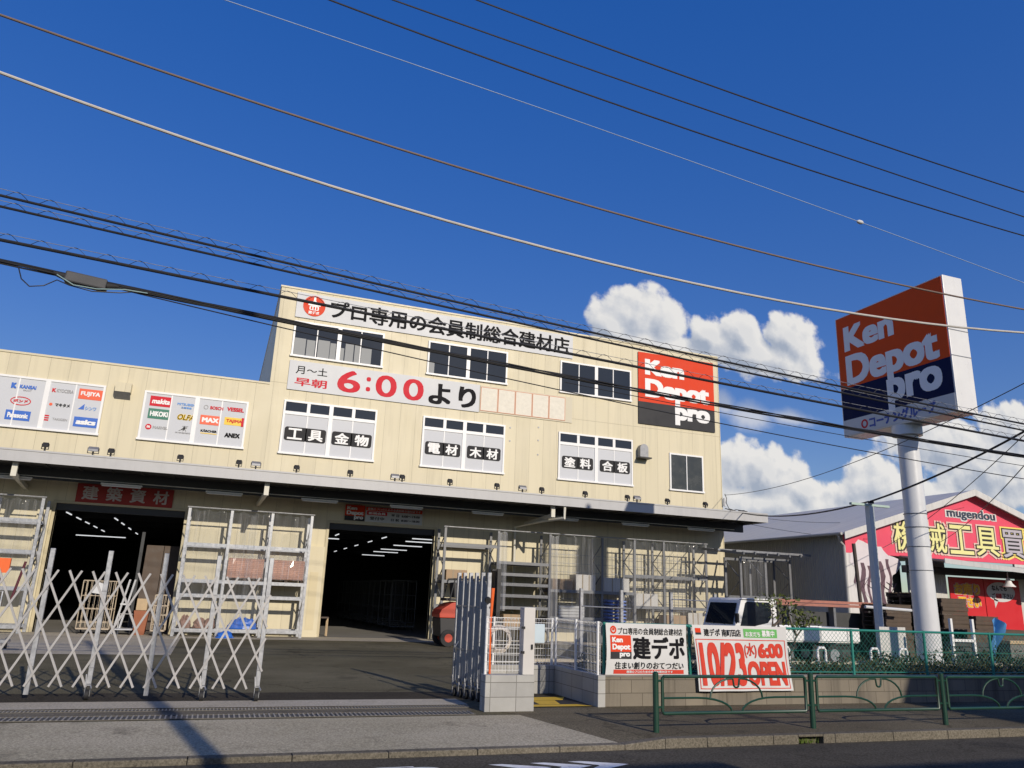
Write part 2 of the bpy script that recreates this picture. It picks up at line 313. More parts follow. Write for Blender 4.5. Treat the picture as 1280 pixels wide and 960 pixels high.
# ------------------------------------------------------------------ mesh helpers
ORG = {}
class MB:
    def __init__(s): s.v = []; s.f = []
    def add(s, vs, fs):
        n = len(s.v); s.v += [tuple(map(float, p)) for p in vs]; s.f += [tuple(i+n for i in f) for f in fs]; return s
    def box(s, x0, x1, y0, y1, z0, z1):
        return s.add([(x0,y0,z0),(x1,y0,z0),(x1,y1,z0),(x0,y1,z0),(x0,y0,z1),(x1,y0,z1),(x1,y1,z1),(x0,y1,z1)],
                     [(3,2,1,0),(4,5,6,7),(0,1,5,4),(1,2,6,5),(2,3,7,6),(3,0,4,7)])
    def quad(s, *p): return s.add(p, [tuple(range(len(p)))])
    def bar(s, p0, p1, w, h, up=(0,0,1)):
        p0 = Vector(p0); p1 = Vector(p1); d = (p1-p0).normalized(); up = Vector(up)
        if abs(d.dot(up)) > .99: up = Vector((0,1,0))
        a = d.cross(up).normalized()*w/2; b = a.cross(d).normalized()*h/2
        c = [p0-a-b,p0+a-b,p0+a+b,p0-a+b,p1-a-b,p1+a-b,p1+a+b,p1-a+b]
        return s.add(c, [(0,1,2,3),(7,6,5,4),(4,5,1,0),(5,6,2,1),(6,7,3,2),(7,4,0,3)])
    def tube(s, pts, r, n=8, caps=True):
        P = [Vector(p) for p in pts]; m = len(P); rs = r if isinstance(r, (list, tuple)) else [r]*m
        t0 = (P[1]-P[0]).normalized(); a = t0.orthogonal().normalized(); vs = []
        for i in range(m):
            t = (P[min(i+1,m-1)]-P[max(i-1,0)]).normalized()
            a = (a - t*a.dot(t)).normalized(); b = t.cross(a)
            for k in range(n):
                an = 2*math.pi*k/n; vs.append(P[i]+(a*math.cos(an)+b*math.sin(an))*rs[i])
        fs = [(i*n+k, i*n+(k+1)%n, (i+1)*n+(k+1)%n, (i+1)*n+k) for i in range(m-1) for k in range(n)]
        if caps: fs += [tuple(range(n-1,-1,-1)), tuple(range((m-1)*n, m*n))]
        return s.add(vs, fs)
    def cyl(s, p0, p1, r0, r1=None, n=16): return s.tube([p0, p1], [r0, r0 if r1 is None else r1], n)
    def prism(s, poly, plane, a, b):
        """poly in plane ('xz','yz','xy') swept over the third axis from a to b"""
        def q(p, w): return (p[0],w,p[1]) if plane == 'xz' else (w,p[0],p[1]) if plane == 'yz' else (p[0],p[1],w)
        n = len(poly)
        return s.add([q(p,a) for p in poly]+[q(p,b) for p in poly],
            [tuple(range(n)), tuple(range(2*n-1,n-1,-1))]+[(i,i+n,(i+1)%n+n,(i+1)%n) for i in range(n)])
    def build(s, name, mat, parent=None, smooth=False, loc=None, bevel=0):
        me = bpy.data.meshes.new(name)
        o = bpy.data.objects.new(name, me); COL.objects.link(o)
        org = ORG[parent.name] if parent else Vector(loc or (0,0,0))
        me.from_pydata([(x-org.x, y-org.y, z-org.z) for x,y,z in s.v], [], s.f)
        me.materials.append(mat)
        if smooth:
            for p in me.polygons: p.use_smooth = True
            me.set_sharp_from_angle(angle=R(40))
        me.update()
        import bmesh
        bm = bmesh.new(); bm.from_mesh(me); bmesh.ops.recalc_face_normals(bm, faces=bm.faces); bm.to_mesh(me); bm.free()
        ORG[o.name] = Vector(org)
        if parent: o.parent = parent
        else: o.location = org
        if bevel:
            b = o.modifiers.new('edge', 'BEVEL'); b.width = bevel; b.segments = 2; b.limit_method = 'ANGLE'
        return o
def tag(o, label=None, cat=None, group=None, kind=None):
    if label: o['label'] = label
    if cat: o['category'] = cat
    if group: o['group'] = group
    if kind: o['kind'] = kind
    return o
def thing(name, label, cat, loc=(0,0,0), group=None):
    o = bpy.data.objects.new(name, None); COL.objects.link(o); o.location = loc; ORG[o.name] = Vector(loc)
    o.empty_display_size = .2
    return tag(o, label, cat, group)
def struct(o): o['kind'] = 'structure'; return o
def dup(root, loc, rz=0, label=None):
    def cp(o, par):
        c = o.copy(); COL.objects.link(c); c.parent = par; ORG[c.name] = ORG[o.name].copy()
        for ch in list(o.children): cp(ch, c)
        return c
    r = cp(root, None); r.location = loc; r.rotation_euler = (0,0,rz); ORG[r.name] = Vector(loc)
    if label: r['label'] = label
    return r
ORD = 'first second third fourth fifth sixth seventh eighth ninth tenth eleventh twelfth thirteenth fourteenth fifteenth sixteenth'.split()
bpy_text = bpy.data.curves.new('t', 'FONT')
text_ob = bpy.data.objects.new('t', bpy_text); COL.objects.link(text_ob)
def glyphs(body, off=0):
    bpy_text.body = body; bpy_text.offset = off; bpy_text.size = 1; bpy_text.resolution_u = 4
    dg = bpy.context.evaluated_depsgraph_get(); dg.update()
    me = bpy.data.meshes.new_from_object(text_ob.evaluated_get(dg))
    vs = [v.co.copy() for v in me.vertices]; fs = [tuple(p.vertices) for p in me.polygons]
    bpy.data.meshes.remove(me)
    return vs, fs
def put_text(mb, body, x0, x1, z0, z1, place, off=0, slant=0):
    """fit BODY into the rectangle; PLACE maps (s, t, lift) on the sign to a point; OFF (in ems) thickens the strokes"""
    vs, fs = glyphs(body)
    if not vs: return mb
    ax = min(v.x for v in vs)-off; bx = max(v.x for v in vs)+off; ay = min(v.y for v in vs)-off; by = max(v.y for v in vs)+off
    k = (x1-x0)/(bx-ax) if x1 is not None else (z1-z0)/(by-ay); q = (z1-z0)/(by-ay)
    sh = [(0, 0)] + ([(off*a, off*b*.8) for a, b in ((1,1),(1,-1),(-1,1),(-1,-1),(1,0),(-1,0),(0,1),(0,-1))] if off else [])
    for j, (sx, sy) in enumerate(sh):
        mb.add([place(x0+(v.x+sx-ax)*k+slant*(v.y-ay)*q, z0+(v.y+sy-ay)*q, .0004*j) for v in vs], fs)
    return mb
def front(y): return lambda s, t, d=0: (s, y-d, t)
def text(body, x0, x1, z0, z1, y, mat, parent, off=0, name='lettering', slant=0):
    return put_text(MB(), body, x0, x1, z0, z1, front(y), off, slant).build(name, mat, parent)
def rrect(x0, x1, z0, z1, r, n=5):
    p = []
    for cx, cz, a0 in ((x1-r,z0+r,-90),(x1-r,z1-r,0),(x0+r,z1-r,90),(x0+r,z0+r,180)):
        for i in range(n+1):
            a = R(a0+90*i/n); p.append((cx+r*math.cos(a), cz+r*math.sin(a)))
    return p
def disc(cx, cz, r, n=28): return [(cx+r*math.cos(2*math.pi*i/n), cz+r*math.sin(2*math.pi*i/n)) for i in range(n)]
def ring(mb, cx, cz, ro, ri, y, n=28):
    a = [(x,y,z) for x,z in disc(cx,cz,ro,n)]; b = [(x,y,z) for x,z in disc(cx,cz,ri,n)]
    return mb.add(a+b, [(i,(i+1)%n,(i+1)%n+n,i+n) for i in range(n)])
def logo(parent, x0, x1, z0, z1, y, dark):
    w, h = x1-x0, z1-z0
    X = lambda f: x0+f*w
    Z = lambda f: z1-f*h
    MB().box(x0, x1, y, y+.02, Z(.695), z1).build('logo_panel', red, parent)
    MB().box(x0, x1, y, y+.02, z0, Z(.695)).build('logo_panel', dark, parent)
    m = MB(); f = front(y-.004)
    put_text(m, 'Ken', X(.085), X(.60), Z(.315), Z(.085), f, .055)
    put_text(m, 'Depot', X(.085), X(.935), Z(.70), Z(.36), f, .055)
    put_text(m, 'pro', X(.47), X(.935), Z(.965), Z(.71), f, .055)
    m.build('lettering', white, parent)
def emblem(parent, cx, cz, r, y):
    MB().prism(disc(cx, cz, r), 'xz', y, y+.012).build('emblem', red, parent)
    m = MB(); k = r
    m.prism([(cx-.08*k,cz+.95*k),(cx+.08*k,cz+.95*k),(cx+.1*k,cz+.5*k),(cx+.55*k,cz+.16*k),(cx+.55*k,cz+.02*k),(cx-.55*k,cz+.02*k),(cx-.55*k,cz+.16*k),(cx-.1*k,cz+.5*k)], 'xz', y-.006, y-.002)
    m.prism(rrect(cx-.42*k,cx+.42*k,cz-.42*k,cz+.0*k,.12*k), 'xz', y-.006, y-.002)
    put_text(m, '建デポ', cx-.48*k, cx+.48*k, cz-.82*k, cz-.5*k, front(y-.005), .03)
    m.build('emblem_mark', white, parent)
    m2 = MB()
    for dx in (-.24, 0, .24): m2.box(cx+(dx-.07)*k, cx+(dx+.07)*k, y-.009, y-.007, cz-.36*k, cz-.08*k)
    m2.build('emblem_mark', red, parent)

# ------------------------------------------------------------------ ground
def sheet(name, mat, pts):
    return struct(MB().quad(*pts).build(name, mat))
def rect(x0, x1, y0, y1, z): return [(x0,y0,z),(x1,y0,z),(x1,y1,z),(x0,y1,z)]
sheet('ground', pave_m, rect(-900, 900, -900, 2500, -.16))
sheet('road', road_m, rect(-120, 120, -.6, 8.82, -.10))
struct(MB().box(-120, 120, -3.4, -.6, -.15, .02).build('near_pavement', pave_m))
sheet('lot', asphalt, rect(-60, 60, 10.9, 90, 0))
m = MB().quad((-60,8.97,-.046),(4.85,8.97,-.046),(4.30,10.9,.004),(-60,10.9,.004)); struct(m.build('driveway', conc_drive))
sheet('pavement', pave_m, rect(5.4, 60, 8.966, 10.9, .002))
struct(MB().add([(4.30,10.9,.002),(4.85,8.966,-.046),(5.4,8.966,.002),(5.4,10.9,.002)], [(0,1,2,3)]).build('pavement_ramp', pave_m))
sheet('pavement_edge', pave_m, [(4.3,10.9,.004),(60,10.9,.004),(60,11.56,.004),(3.95,11.56,.004)])
k = MB()
for x in range(-60, 5): k.box(x+.003, x+.997 if x < 4 else 4.847, 8.82, 8.966, -.15, -.04)
k.add([(4.85,8.82,-.15),(5.4,8.82,-.15),(5.4,8.966,-.15),(4.85,8.966,-.15),(4.85,8.82,-.04),(5.4,8.82,.012),(5.4,8.966,.012),(4.85,8.966,-.04)],
      [(3,2,1,0),(4,5,6,7),(0,1,5,4),(1,2,6,5),(2,3,7,6),(3,0,4,7)])
k.box(5.403, 5.997, 8.82, 8.966, -.15, .012)
for x in range(6, 60):
    if x == 7: k.box(7.003, 7.40, 8.82, 8.966, -.15, .012); k.box(7.403, 7.80, 8.945, 8.966, -.15, .012); k.box(7.403,7.80,8.82,8.942,-.02,.012); k.box(7.803, 7.997, 8.82, 8.966, -.15, .012)
    else: k.box(x+.003, x+.997, 8.82, 8.966, -.15, .012)
struct(k.build('kerb', kerb_m, bevel=.012))
mg = MB()
for i in range(90):
    q0 = (7.42+rnd.random()*.3, 8.83+rnd.random()*.1, -.097); hq = .02+.05*rnd.random()
    mg.quad(q0, (q0[0]+.014, q0[1]+.004, q0[2]), (q0[0]+.02*rnd.random(), q0[1]-.01, q0[2]+hq))
tag(mg.build('moss', M('moss green', (.10,.15,.02), .8, var=.4, scale=30)), kind='stuff')
sheet('gate_strip', concrete, rect(-60, 3.88, 11.95, 12.62, .006))
sheet('lot_patch', worn('fresh asphalt', (.052, .046, .036), (.08, .07, .055), (.035, .031, .025), cracks=.2), rect(-60, 5.8, 12.62, 13.55, .004))
sheet('drain_channel', dark_steel, rect(-60, 3.7, 10.96, 11.30, .005))
sheet('drain_joint', kerb_m, rect(-60, 3.75, 11.30, 11.62, .007))
sheet('drain_gutter', dark_steel, rect(-60, 3.85, 11.62, 11.86, .005))
apron = struct(MB().quad(*rect(-60, -.68, 20.6, 29.0, .005)).build('apron', concrete))
sheet('threshold', concrete, rect(-.68, 22, 27.0, 29.0, .005))
def grate(y0, y1, x1, pitch, label):
    t = thing('drain_grate', label, 'drain grate', (0, (y0+y1)/2, 0), 'drain grates across the driveway')
    fr = MB(); fr.box(-9, x1, y0-.012, y0, .004, .013); fr.box(-9, x1, y1, y1+.012, .004, .013)
    for i in range(int((x1+9)/.995)+1): fr.box(x1-.995*i-.012, x1-.995*i, y0, y1, .006, .0155)
    fr.build('grate_frame', M('grate frame', (.12,.108,.085), .7, var=.3, scale=10), t)
    b = MB(); n = int((x1+9)/pitch)
    for i in range(n): b.box(x1-pitch*i-pitch*.66, x1-pitch*i-pitch*.36, y0, y1, .006, .015)
    b.build('grating', grate_m, t)
grate(10.98, 11.28, 3.68, .062, 'wide steel drain grate nearer the road across the driveway')
grate(11.66, 11.82, 3.82, .045, 'narrow steel drain grate nearer the sliding gate')
# road markings: cycle symbol and arrows
zr = -.096
mk = MB()
def arrow(x):
    mk.quad((x,7.84,zr),(x+.26,8.06,zr),(x+.26,8.09,zr),(x,8.31,zr),(x+.16,8.31,zr),(x+.62,8.075,zr),(x+.16,7.84,zr))
for x in (2.95, 3.42, 3.86): arrow(x)
mk.quad((.55,8.03,zr),(.95,8.20,zr),(.95,8.12,zr),(1.9,8.12,zr),(1.9,8.0,zr),(.95,8.0,zr),(.95,7.86,zr))
for cx in (1.5, 2.2):
    a = [(cx+.2*math.cos(i*math.pi/12), 8.2+.1*math.sin(i*math.pi/12), zr+.003) for i in range(24)]
    b = [(cx+.14*math.cos(i*math.pi/12), 8.2+.06*math.sin(i*math.pi/12), zr+.003) for i in range(24)]
    mk.add(a+b, [(i,(i+1)%24,(i+1)%24+24,i+24) for i in range(24)])
mk.quad((1.5,8.18,zr+.006),(1.8,8.3,zr+.006),(2.15,8.3,zr+.006),(2.15,8.33,zr+.006),(1.78,8.33,zr+.006),(1.47,8.2,zr+.006))
struct(mk.build('road_markings', roadpaint))

# ------------------------------------------------------------------ the warehouse
F = 29.0
bld = thing('warehouse', 'cream clad hardware warehouse with a taller three row tower and long grey canopy', 'warehouse', (0,0,0))
XL, XT0, XT1, ZL, ZT = -34.0, 1.08, 20.86, 8.88, 12.78
D1 = (-5.07, -1.15, 4.04); D2 = (3.76, 7.72, 3.98)
w = MB()
w.box(XL, D1[0], F, F+.25, 0, ZL); w.box(D1[0], D1[1], F, F+.25, D1[2], ZL); w.box(D1[1], XT0, F, F+.25, 0, ZL)
w.build('wall', cream, bld)
w = MB(); w.box(XT0, D2[0], F, F+.25, 0, ZT); w.box(D2[0], D2[1], F, F+.25, D2[2], ZT); w.box(D2[1], XT1, F, F+.25, 0, ZT)
w.build('tower_wall', cream, bld)
MB().box(XT0, XT0+.2, F+.25, F+24, ZL+.02, ZT).build('side_wall', cream_side, bld)
MB().box(XT1-.2, XT1, F+.25, F+34, 0, ZT).build('side_wall', cream_side, bld)
MB().box(XL, XT0, F+.25, F+34, ZL-.3, ZL-.1).build('roof', roof_grey, bld)
MB().box(XT0+.2, XT1-.2, F+.25, F+24, ZT-.4, ZT-.2).build('roof', roof_grey, bld)
cp = MB(); cp.box(XL, XT0-.002, F-.03, F+.28, ZL+.002, ZL+.07); cp.box(XT0-.03, XT1+.03, F-.03, F+.28, ZT+.002, ZT+.07)
cp.box(XT0-.03, XT0+.22, F+.28, F+24, ZT+.002, ZT+.07); cp.box(XT1-.22, XT1+.03, F+.28, F+24, ZT+.002, ZT+.07)
cp.build('coping', M('coping', (.60, .54, .38), .5, var=.04), bld)
MB().box(XT1-.004, XT1+.02, F-.02, F+.05, 0, ZT).build('corner_trim', M('corner trim', (.70, .63, .44), .5, var=.04), bld)
# inside
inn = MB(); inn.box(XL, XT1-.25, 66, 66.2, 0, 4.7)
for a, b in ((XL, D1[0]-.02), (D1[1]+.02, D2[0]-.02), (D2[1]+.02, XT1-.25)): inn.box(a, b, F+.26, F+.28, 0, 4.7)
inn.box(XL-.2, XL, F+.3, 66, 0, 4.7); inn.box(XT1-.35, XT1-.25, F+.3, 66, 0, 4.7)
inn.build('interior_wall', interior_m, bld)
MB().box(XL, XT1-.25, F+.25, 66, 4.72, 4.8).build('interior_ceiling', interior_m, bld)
bm_ = MB()
for i in range(9): bm_.box(XL, XT1-.4, F+2.5+4*i, F+2.72+4*i, 4.36, 4.70)
bm_.build('ceiling_beam', dark_steel, bld)
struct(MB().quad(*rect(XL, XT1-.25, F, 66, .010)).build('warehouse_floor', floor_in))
for d in (D1, D2):
    fr = MB()
    fr.box(d[0]-.09, d[0], F-.035, F+.2, 0, d[2]+.09); fr.box(d[1], d[1]+.09, F-.035, F+.2, 0, d[2]+.09); fr.box(d[0]-.002, d[1]+.002, F-.033, F+.2, d[2]+.002, d[2]+.09)
    fr.build('door_frame', M('door frame', (.50, .44, .29), .5), bld)
MB().box(D1[0], D1[1], F+.05, F+.22, D1[2]-.22, D1[2]-.003).build('shutter_box', dark_steel, bld)
MB().box(D2[0], D2[1], F+.05, F+.22, D2[2]-.22, D2[2]-.003).build('shutter_box', dark_steel, bld)
pil = MB(); pil.box(3.13, 3.66, F-.16, F-.003, 0, 3.1); pil.box(3.08, 3.67, F-.19, F-.162, 0, .12)
pil.build('pilaster', M('pilaster cream', (.63, .565, .395), .55, var=.05, streak=.15, dirtcol=(.4,.33,.2)), bld)
MB().prism([(3.24,.25),(3.52,.25),(3.52,2.2),(3.24,2.2)], 'xz', F-.172, F-.163).build('hatch', M('hatch cream', (.60, .52, .33), .5, var=.04), bld)
MB().box(-5.55, -5.16, F-.12, F-.003, 0, 3.8).build('pilaster', MATS['pilaster cream'], bld)

# canopy
YC = 26.2
can = MB()
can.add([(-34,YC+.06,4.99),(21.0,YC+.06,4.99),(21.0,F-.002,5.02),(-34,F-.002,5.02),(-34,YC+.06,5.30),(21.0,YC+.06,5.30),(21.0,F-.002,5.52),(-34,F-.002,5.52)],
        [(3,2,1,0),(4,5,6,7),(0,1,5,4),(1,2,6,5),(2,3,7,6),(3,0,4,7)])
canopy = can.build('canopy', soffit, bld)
fa = MB(); fa.box(-34, 21.06, YC, YC+.055, 4.93, 5.29); fa.box(21.005, 21.06, YC+.057, F, 4.93, 5.32); fa.box(-34, 21.06, YC-.02, YC-.002, 5.25, 5.30)
fa.build('fascia', canopy_grey, canopy)
bb = MB(); bb.box(-34, 20.95, YC+1.5, YC+1.62, 4.62, 4.985); bb.box(-34, 20.95, F-.5, F-.4, 4.78, 4.985)
bb.build('beam', dark_steel, canopy)
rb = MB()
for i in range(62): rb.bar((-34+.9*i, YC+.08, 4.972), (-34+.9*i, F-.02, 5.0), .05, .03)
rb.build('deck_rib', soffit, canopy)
pale_br = M('bracket', (.62, .60, .52), .5)
for bx in (-5.9, 1.3, 11.55):
    b = MB(); b.bar((bx, YC+.35, 4.58), (bx-.12, F-.02, 4.45), .11, .13); b.box(bx-.075, bx+.075, YC+.26, YC+.36, 4.52, 4.94); b.build('bracket', pale_br, canopy)
pd = MB(); pd.tube([(11.95,YC+.12,4.95),(11.95,YC+.12,4.5),(11.4,27.4,4.42),(10.98,F-.1,4.28),(10.98,F-.1,.1)], .055, 10); pd.build('downpipe', pale_br, bld, True)
cd = MB(); cd.tube([(-12,27.3,4.66),(20.2,27.3,4.66)], .012, 6); cd.build('conduit', pale_br, canopy, True)

def tube_light(x, y, z, L_, along, lit, label, group, tilt=0):
    t = thing('tube_light', label, 'strip light', (x,y,z), group)
    h = L_/2
    if along == 'x':
        MB().box(x-h, x+h, y-.05, y+.05, z, z+.05).build('housing', pale_br if not lit else dark_steel, t)
        MB().cyl((x-h+.03,y,z-.025),(x+h-.03,y,z-.025),.026,n=8).build('tube', tube_on if lit else tube_off, t, True)
    else:
        MB().box(x-.05, x+.05, y-h, y+h, z, z+.05).build('housing', dark_steel, t)
        MB().cyl((x,y-h+.03,z-.025),(x,y+h-.03,z-.025),.026,n=8).build('tube', tube_on, t, True)
for i, (a, b) in enumerate([(-6.5,-5.56),(-3.66,-2.47),(-.56,.6),(2.51,3.75),(5.59,6.78),(8.65,9.89),(11.74,12.98),(14.88,16.1),(17.92,19.2)]):
    tube_light((a+b)/2, 27.3, 4.56, b-a, 'x', False, 'unlit strip light, %s from the left under the grey canopy' % ORD[i], 'strip lights under the canopy')
n_in = 0
for i, y in enumerate((33.8, 36.4, 39, 41.6, 44.4, 47.4)): tube_light(-5.85, y, 4.28, 1.25, 'y', True, 'lit tube, %s going inward in the left row behind the left doorway' % ORD[i], 'lit tubes inside the left doorway')
for i, y in enumerate((38, 40.8, 44.2, 48.2)): tube_light(-4.25, y, 4.28, 1.25, 'y', True, 'lit tube, %s going inward in the right row behind the left doorway' % ORD[i], 'lit tubes inside the left doorway')
tube_light(-6.2, 49.8, 4.1, 2.6, 'x', True, 'long lit tube crossing the far end of the left doorway rows', 'lit tubes inside the left doorway')
for i, y in enumerate((39.2, 43, 47.4, 51.6, 56)): tube_light(7.85, y, 4.28, 1.2, 'y', True, 'lit tube, %s going inward in the lengthwise row behind the right doorway' % ORD[i], 'lit tubes inside the right doorway')
for i, y in enumerate((39.2, 42.4)): tube_light(5.5, y, 4.28, 1.2, 'y' if i == 0 else 'x', True, 'lit tube by the left edge of the right doorway, %s going inward' % ORD[i], 'lit tubes inside the right doorway')
tube_light(8.75, 34.5, 4.28, 1.2, 'y', True, 'lit tube nearest the top right corner of the right doorway', 'lit tubes inside the right doorway')
for i, y in enumerate((38.6, 41, 45, 49.8, 53.4, 59)): tube_light(10.0+i*.22, y, 4.28, 1.75, 'x', True, 'lit crosswise tube, %s going inward behind the right doorway' % ORD[i], 'lit tubes inside the right doorway')

# windows
def window(x0, x1, z0, z1, kind, plates=(), pale=()):
    t = MB(); fw = .07; y0, y1 = F-.06, F-.002
    t.box(x0, x1, y0, y1, z1-fw, z1); t.box(x0-.03, x1+.03, y0-.03, y1, z0, z0+fw); t.box(x0, x0+fw, y0, y1, z0+fw, z1-fw); t.box(x1-fw, x1, y0, y1, z0+fw, z1-fw)
    xm = (x0+x1)/2
    wdw = t.build('window', white, bld)
    if kind == 'small':
        MB().box(xm-.02, xm+.02, y0, y1-.02, z0+fw, z1-fw).build('mullion', white, wdw)
        MB().box(x0+fw, x1-fw, F-.03, F-.022, z0+fw, z1-fw).build('pane', M('blind glass', (.045, .05, .05), .25, var=.1), wdw); return wdw
    q = (x1-x0)/4
    MB().box(xm-.075, xm+.075, y0, y1, z0+fw, z1-fw).build('mullion', white, wdw)
    for c in (x0+q+.03, x1-q-.03): MB().box(c-.02, c+.02, y0+.015, y1-.02, z0+fw, z1-fw).build('meeting_stile', white, wdw)
    zt = z0+(z1-z0)*.765
    if kind == 'lower':
        MB().box(x0+fw, xm-.076, y0+.005, y1, zt-.06, zt+.06).build('transom', white, wdw); MB().box(xm+.076, x1-fw, y0+.005, y1, zt-.06, zt+.06).build('transom', white, wdw)
    if kind == 'upper' or kind == 'lower':
        zz = z0+fw if kind == 'upper' else zt
        MB().box(x0+fw, x1-fw, F-.030, F-.022, zz, z1-fw).build('pane', glass, wdw)
    if kind == 'lower':
        for c in (x0+q+.03, x1-q-.03): MB().box(c-.06, c+.06, y0+.01, y1-.022, zt+.06, z1-fw).build('meeting_stile', white, wdw)
        MB().box(x0+fw, x1-fw, F-.028, F-.02, z0+fw, zt-.06).build('covered_pane', white_sheet, wdw)
    if kind == 'closed':
        MB().box(x0+fw, x1-fw, F-.034, F-.02, z0+fw, z1-fw).build('covered_pane', white_sheet, wdw)
    for (a, b, c, d) in pale:
        MB().box(a, b, F-.021 - .012, F-.0302, c, d).build('paper', paper, wdw)
    for (a, b, c, d, chars) in plates:
        MB().prism(rrect(a, b, c, d, .09), 'xz', F-.045, F-.041).build('lettering_plate', charcoal, wdw)
        m = MB(); g = (b-a)/2
        for i, ch in enumerate(chars): put_text(m, ch, a+g*i+.11, a+g*(i+1)-.11, c+.045, d-.045, front(F-.048), .03)
        m.build('lettering', white, wdw)
    return wdw
u = window(1.70, 5.18, 10.07, 11.50, 'upper', pale=[(1.78,2.2,10.15,10.82),(2.24,2.55,10.15,10.80),(2.66,3.1,10.15,10.86),(3.12,3.34,10.15,10.8),(3.52,3.66,10.15,10.66),(3.70,4.02,10.15,10.86),(4.06,4.28,10.15,10.88),(4.32,4.72,10.15,10.78)])
window(6.98, 10.41, 10.07, 11.50, 'upper', pale=[(7.06,7.28,10.15,10.62)])
window(12.82, 16.26, 10.07, 11.50, 'upper')
window(1.67, 5.15, 6.34, 8.37, 'lower', plates=[(1.80,3.30,6.86,7.37,'工具'),(3.52,5.02,6.86,7.37,'金物')])
window(6.97, 10.42, 6.34, 8.37, 'lower', plates=[(7.12,8.56,6.86,7.37,'電材'),(8.84,10.26,6.86,7.37,'木材')])
window(12.81, 16.32, 6.34, 8.37, 'lower', plates=[(12.98,14.42,6.86,7.37,'塗料'),(14.74,16.18,6.86,7.37,'合板')])
window(18.16, 19.89, 6.34, 8.00, 'small')
wa = window(-3.03, .44, 6.36, 8.11, 'closed')
wb = window(-7.72, -4.25, 6.36, 8.11, 'closed')
# trade names on the covered windows
pm = {'blue': M('sticker blue', (.02,.12,.50), .5, var=.02), 'green': M('sticker green', (.015,.16,.10), .5, var=.02), 'yellow': M('sticker yellow', (.78,.52,.03), .5, var=.02),
      'red': redtext, 'black': blacktext, 'white': white, 'orange': M('sticker orange', (.75,.10,.03), .5, var=.02), 'grey': M('sticker grey', (.30,.30,.31), .5), 'lblue': M('sticker light blue', (.08,.26,.62), .5, var=.02)}
def mark(win, cx, cz, wd, h, body, col, plate=None, off=.03, slant=0):
    if plate: MB().box(cx-wd/2, cx+wd/2, F-.042, F-.037, cz-h/2, cz+h/2).build('logo_patch', pm[plate], win)
    k = .82 if plate else 1; kh = .52 if plate else 1
    text(body, cx-wd*k/2, cx+wd*k/2, cz-h*kh/2, cz+h*kh/2, F-.046, pm[col], win, off, 'logo_lettering', slant)
cw = [(-2.96+.85*i+.42+(.06 if i > 1 else 0)) for i in range(4)]
mark(wa, -2.47, 7.77, .70, .36, 'makita', 'white', 'red', .04, .15)
mark(wa, -2.47, 7.32, .70, .36, 'HiKOKI', 'white', 'green', .05)
mark(wa, -2.36, 6.84, .48, .10, 'MARVEL', 'grey', None, .04)
MB().prism(disc(-2.74, 6.84, .10), 'xz', F-.042, F-.037).build('logo_patch', redtext, wa); text('m', -2.79, -2.69, 6.80, 6.88, F-.046, white, wa, .05, 'logo_lettering')
mark(wa, -1.62, 7.76, .62, .09, 'MITSUBISHI', 'lblue', None, .03); mark(wa, -1.62, 7.64, .34, .07, '三菱電機', 'lblue', None, .03)
mark(wa, -1.60, 7.30, .58, .22, 'OLFA', 'yellow', None, .07, .2); mark(wa, -1.60, 7.30, .56, .19, 'OLFA', 'black', None, .01, .2)
em = MB()
for i in range(7): em.bar((-1.62-.14+.04*i, F-.044, 6.80+.03*(i%3)), (-1.62+.15-.03*i, F-.044, 6.99-.035*((i*2)%4)), .025, .006)
em.build('logo_patch', blacktext, wa); mark(wa, -1.60, 6.74, .52, .05, '日本製砥石', 'grey', None, .02)
mark(wa, -.62, 7.75, .44, .12, 'BOSCH', 'red', None, .04); ring_ = ring(MB(), -.98, 7.75, .08, .055, F-.044); ring_.build('logo_patch', pm['grey'], wa)
mark(wa, -.78, 7.29, .68, .34, 'MAX', 'white', 'orange', .06)
mark(wa, -.78, 6.90, .54, .10, 'KÄRCHER', 'black', None, .05); MB().box(-1.05,-.51,F-.044,F-.040,6.79,6.82).build('logo_patch', pm['yellow'], wa)
mark(wa, .02, 7.77, .58, .15, 'VESSEL', 'red', None, .05)
mark(wa, .02, 7.33, .66, .28, 'TAJIMA', 'red', 'yellow', .04); MB().box(.27,.35,F-.05,F-.043,7.17,7.49).build('logo_patch', redtext, wa)
mark(wa, .02, 6.82, .52, .17, 'ANEX', 'black', None, .06)
mark(wb, -6.55, 7.76, .48, .13, 'KANSAI', 'navy' if 'navy' in pm else 'blue', None, .05); mark(wb, -6.96, 7.77, .16, .2, 'K', 'blue', None, .08)
mark(wb, -6.55, 7.64, .24, .05, 'PAINT', 'grey', None, .02)
ov = MB(); a = [(-6.68+.30*math.cos(2*math.pi*i/28), F-.044, 7.27+.15*math.sin(2*math.pi*i/28)) for i in range(28)]; b = [(-6.68+.27*math.cos(2*math.pi*i/28), F-.044, 7.27+.12*math.sin(2*math.pi*i/28)) for i in range(28)]
ov.add(a+b, [(i,(i+1)%28,(i+1)%28+28,i+28) for i in range(28)]).build('logo_patch', redtext, wb); mark(wb, -6.68, 7.27, .42, .11, 'ボンド', 'red', None, .05)
mark(wb, -6.68, 6.78, .72, .33, 'Panasonic', 'white', 'blue', .05)
mark(wb, -5.45, 7.76, .50, .12, 'KYOCERA', 'grey', None, .03); mark(wb, -5.78, 7.76, .12, .14, 'K', 'red', None, .04)
mark(wb, -5.45, 7.27, .44, .12, 'マキタメ', 'black', None, .04); MB().prism(disc(-5.80,7.27,.05), 'xz', F-.044, F-.04).build('logo_patch', pm['orange'], wb)
mb = MB()
for i in range(3): mb.box(-5.92,-5.78,F-.044,F-.04,6.70+.075*i,6.745+.075*i)
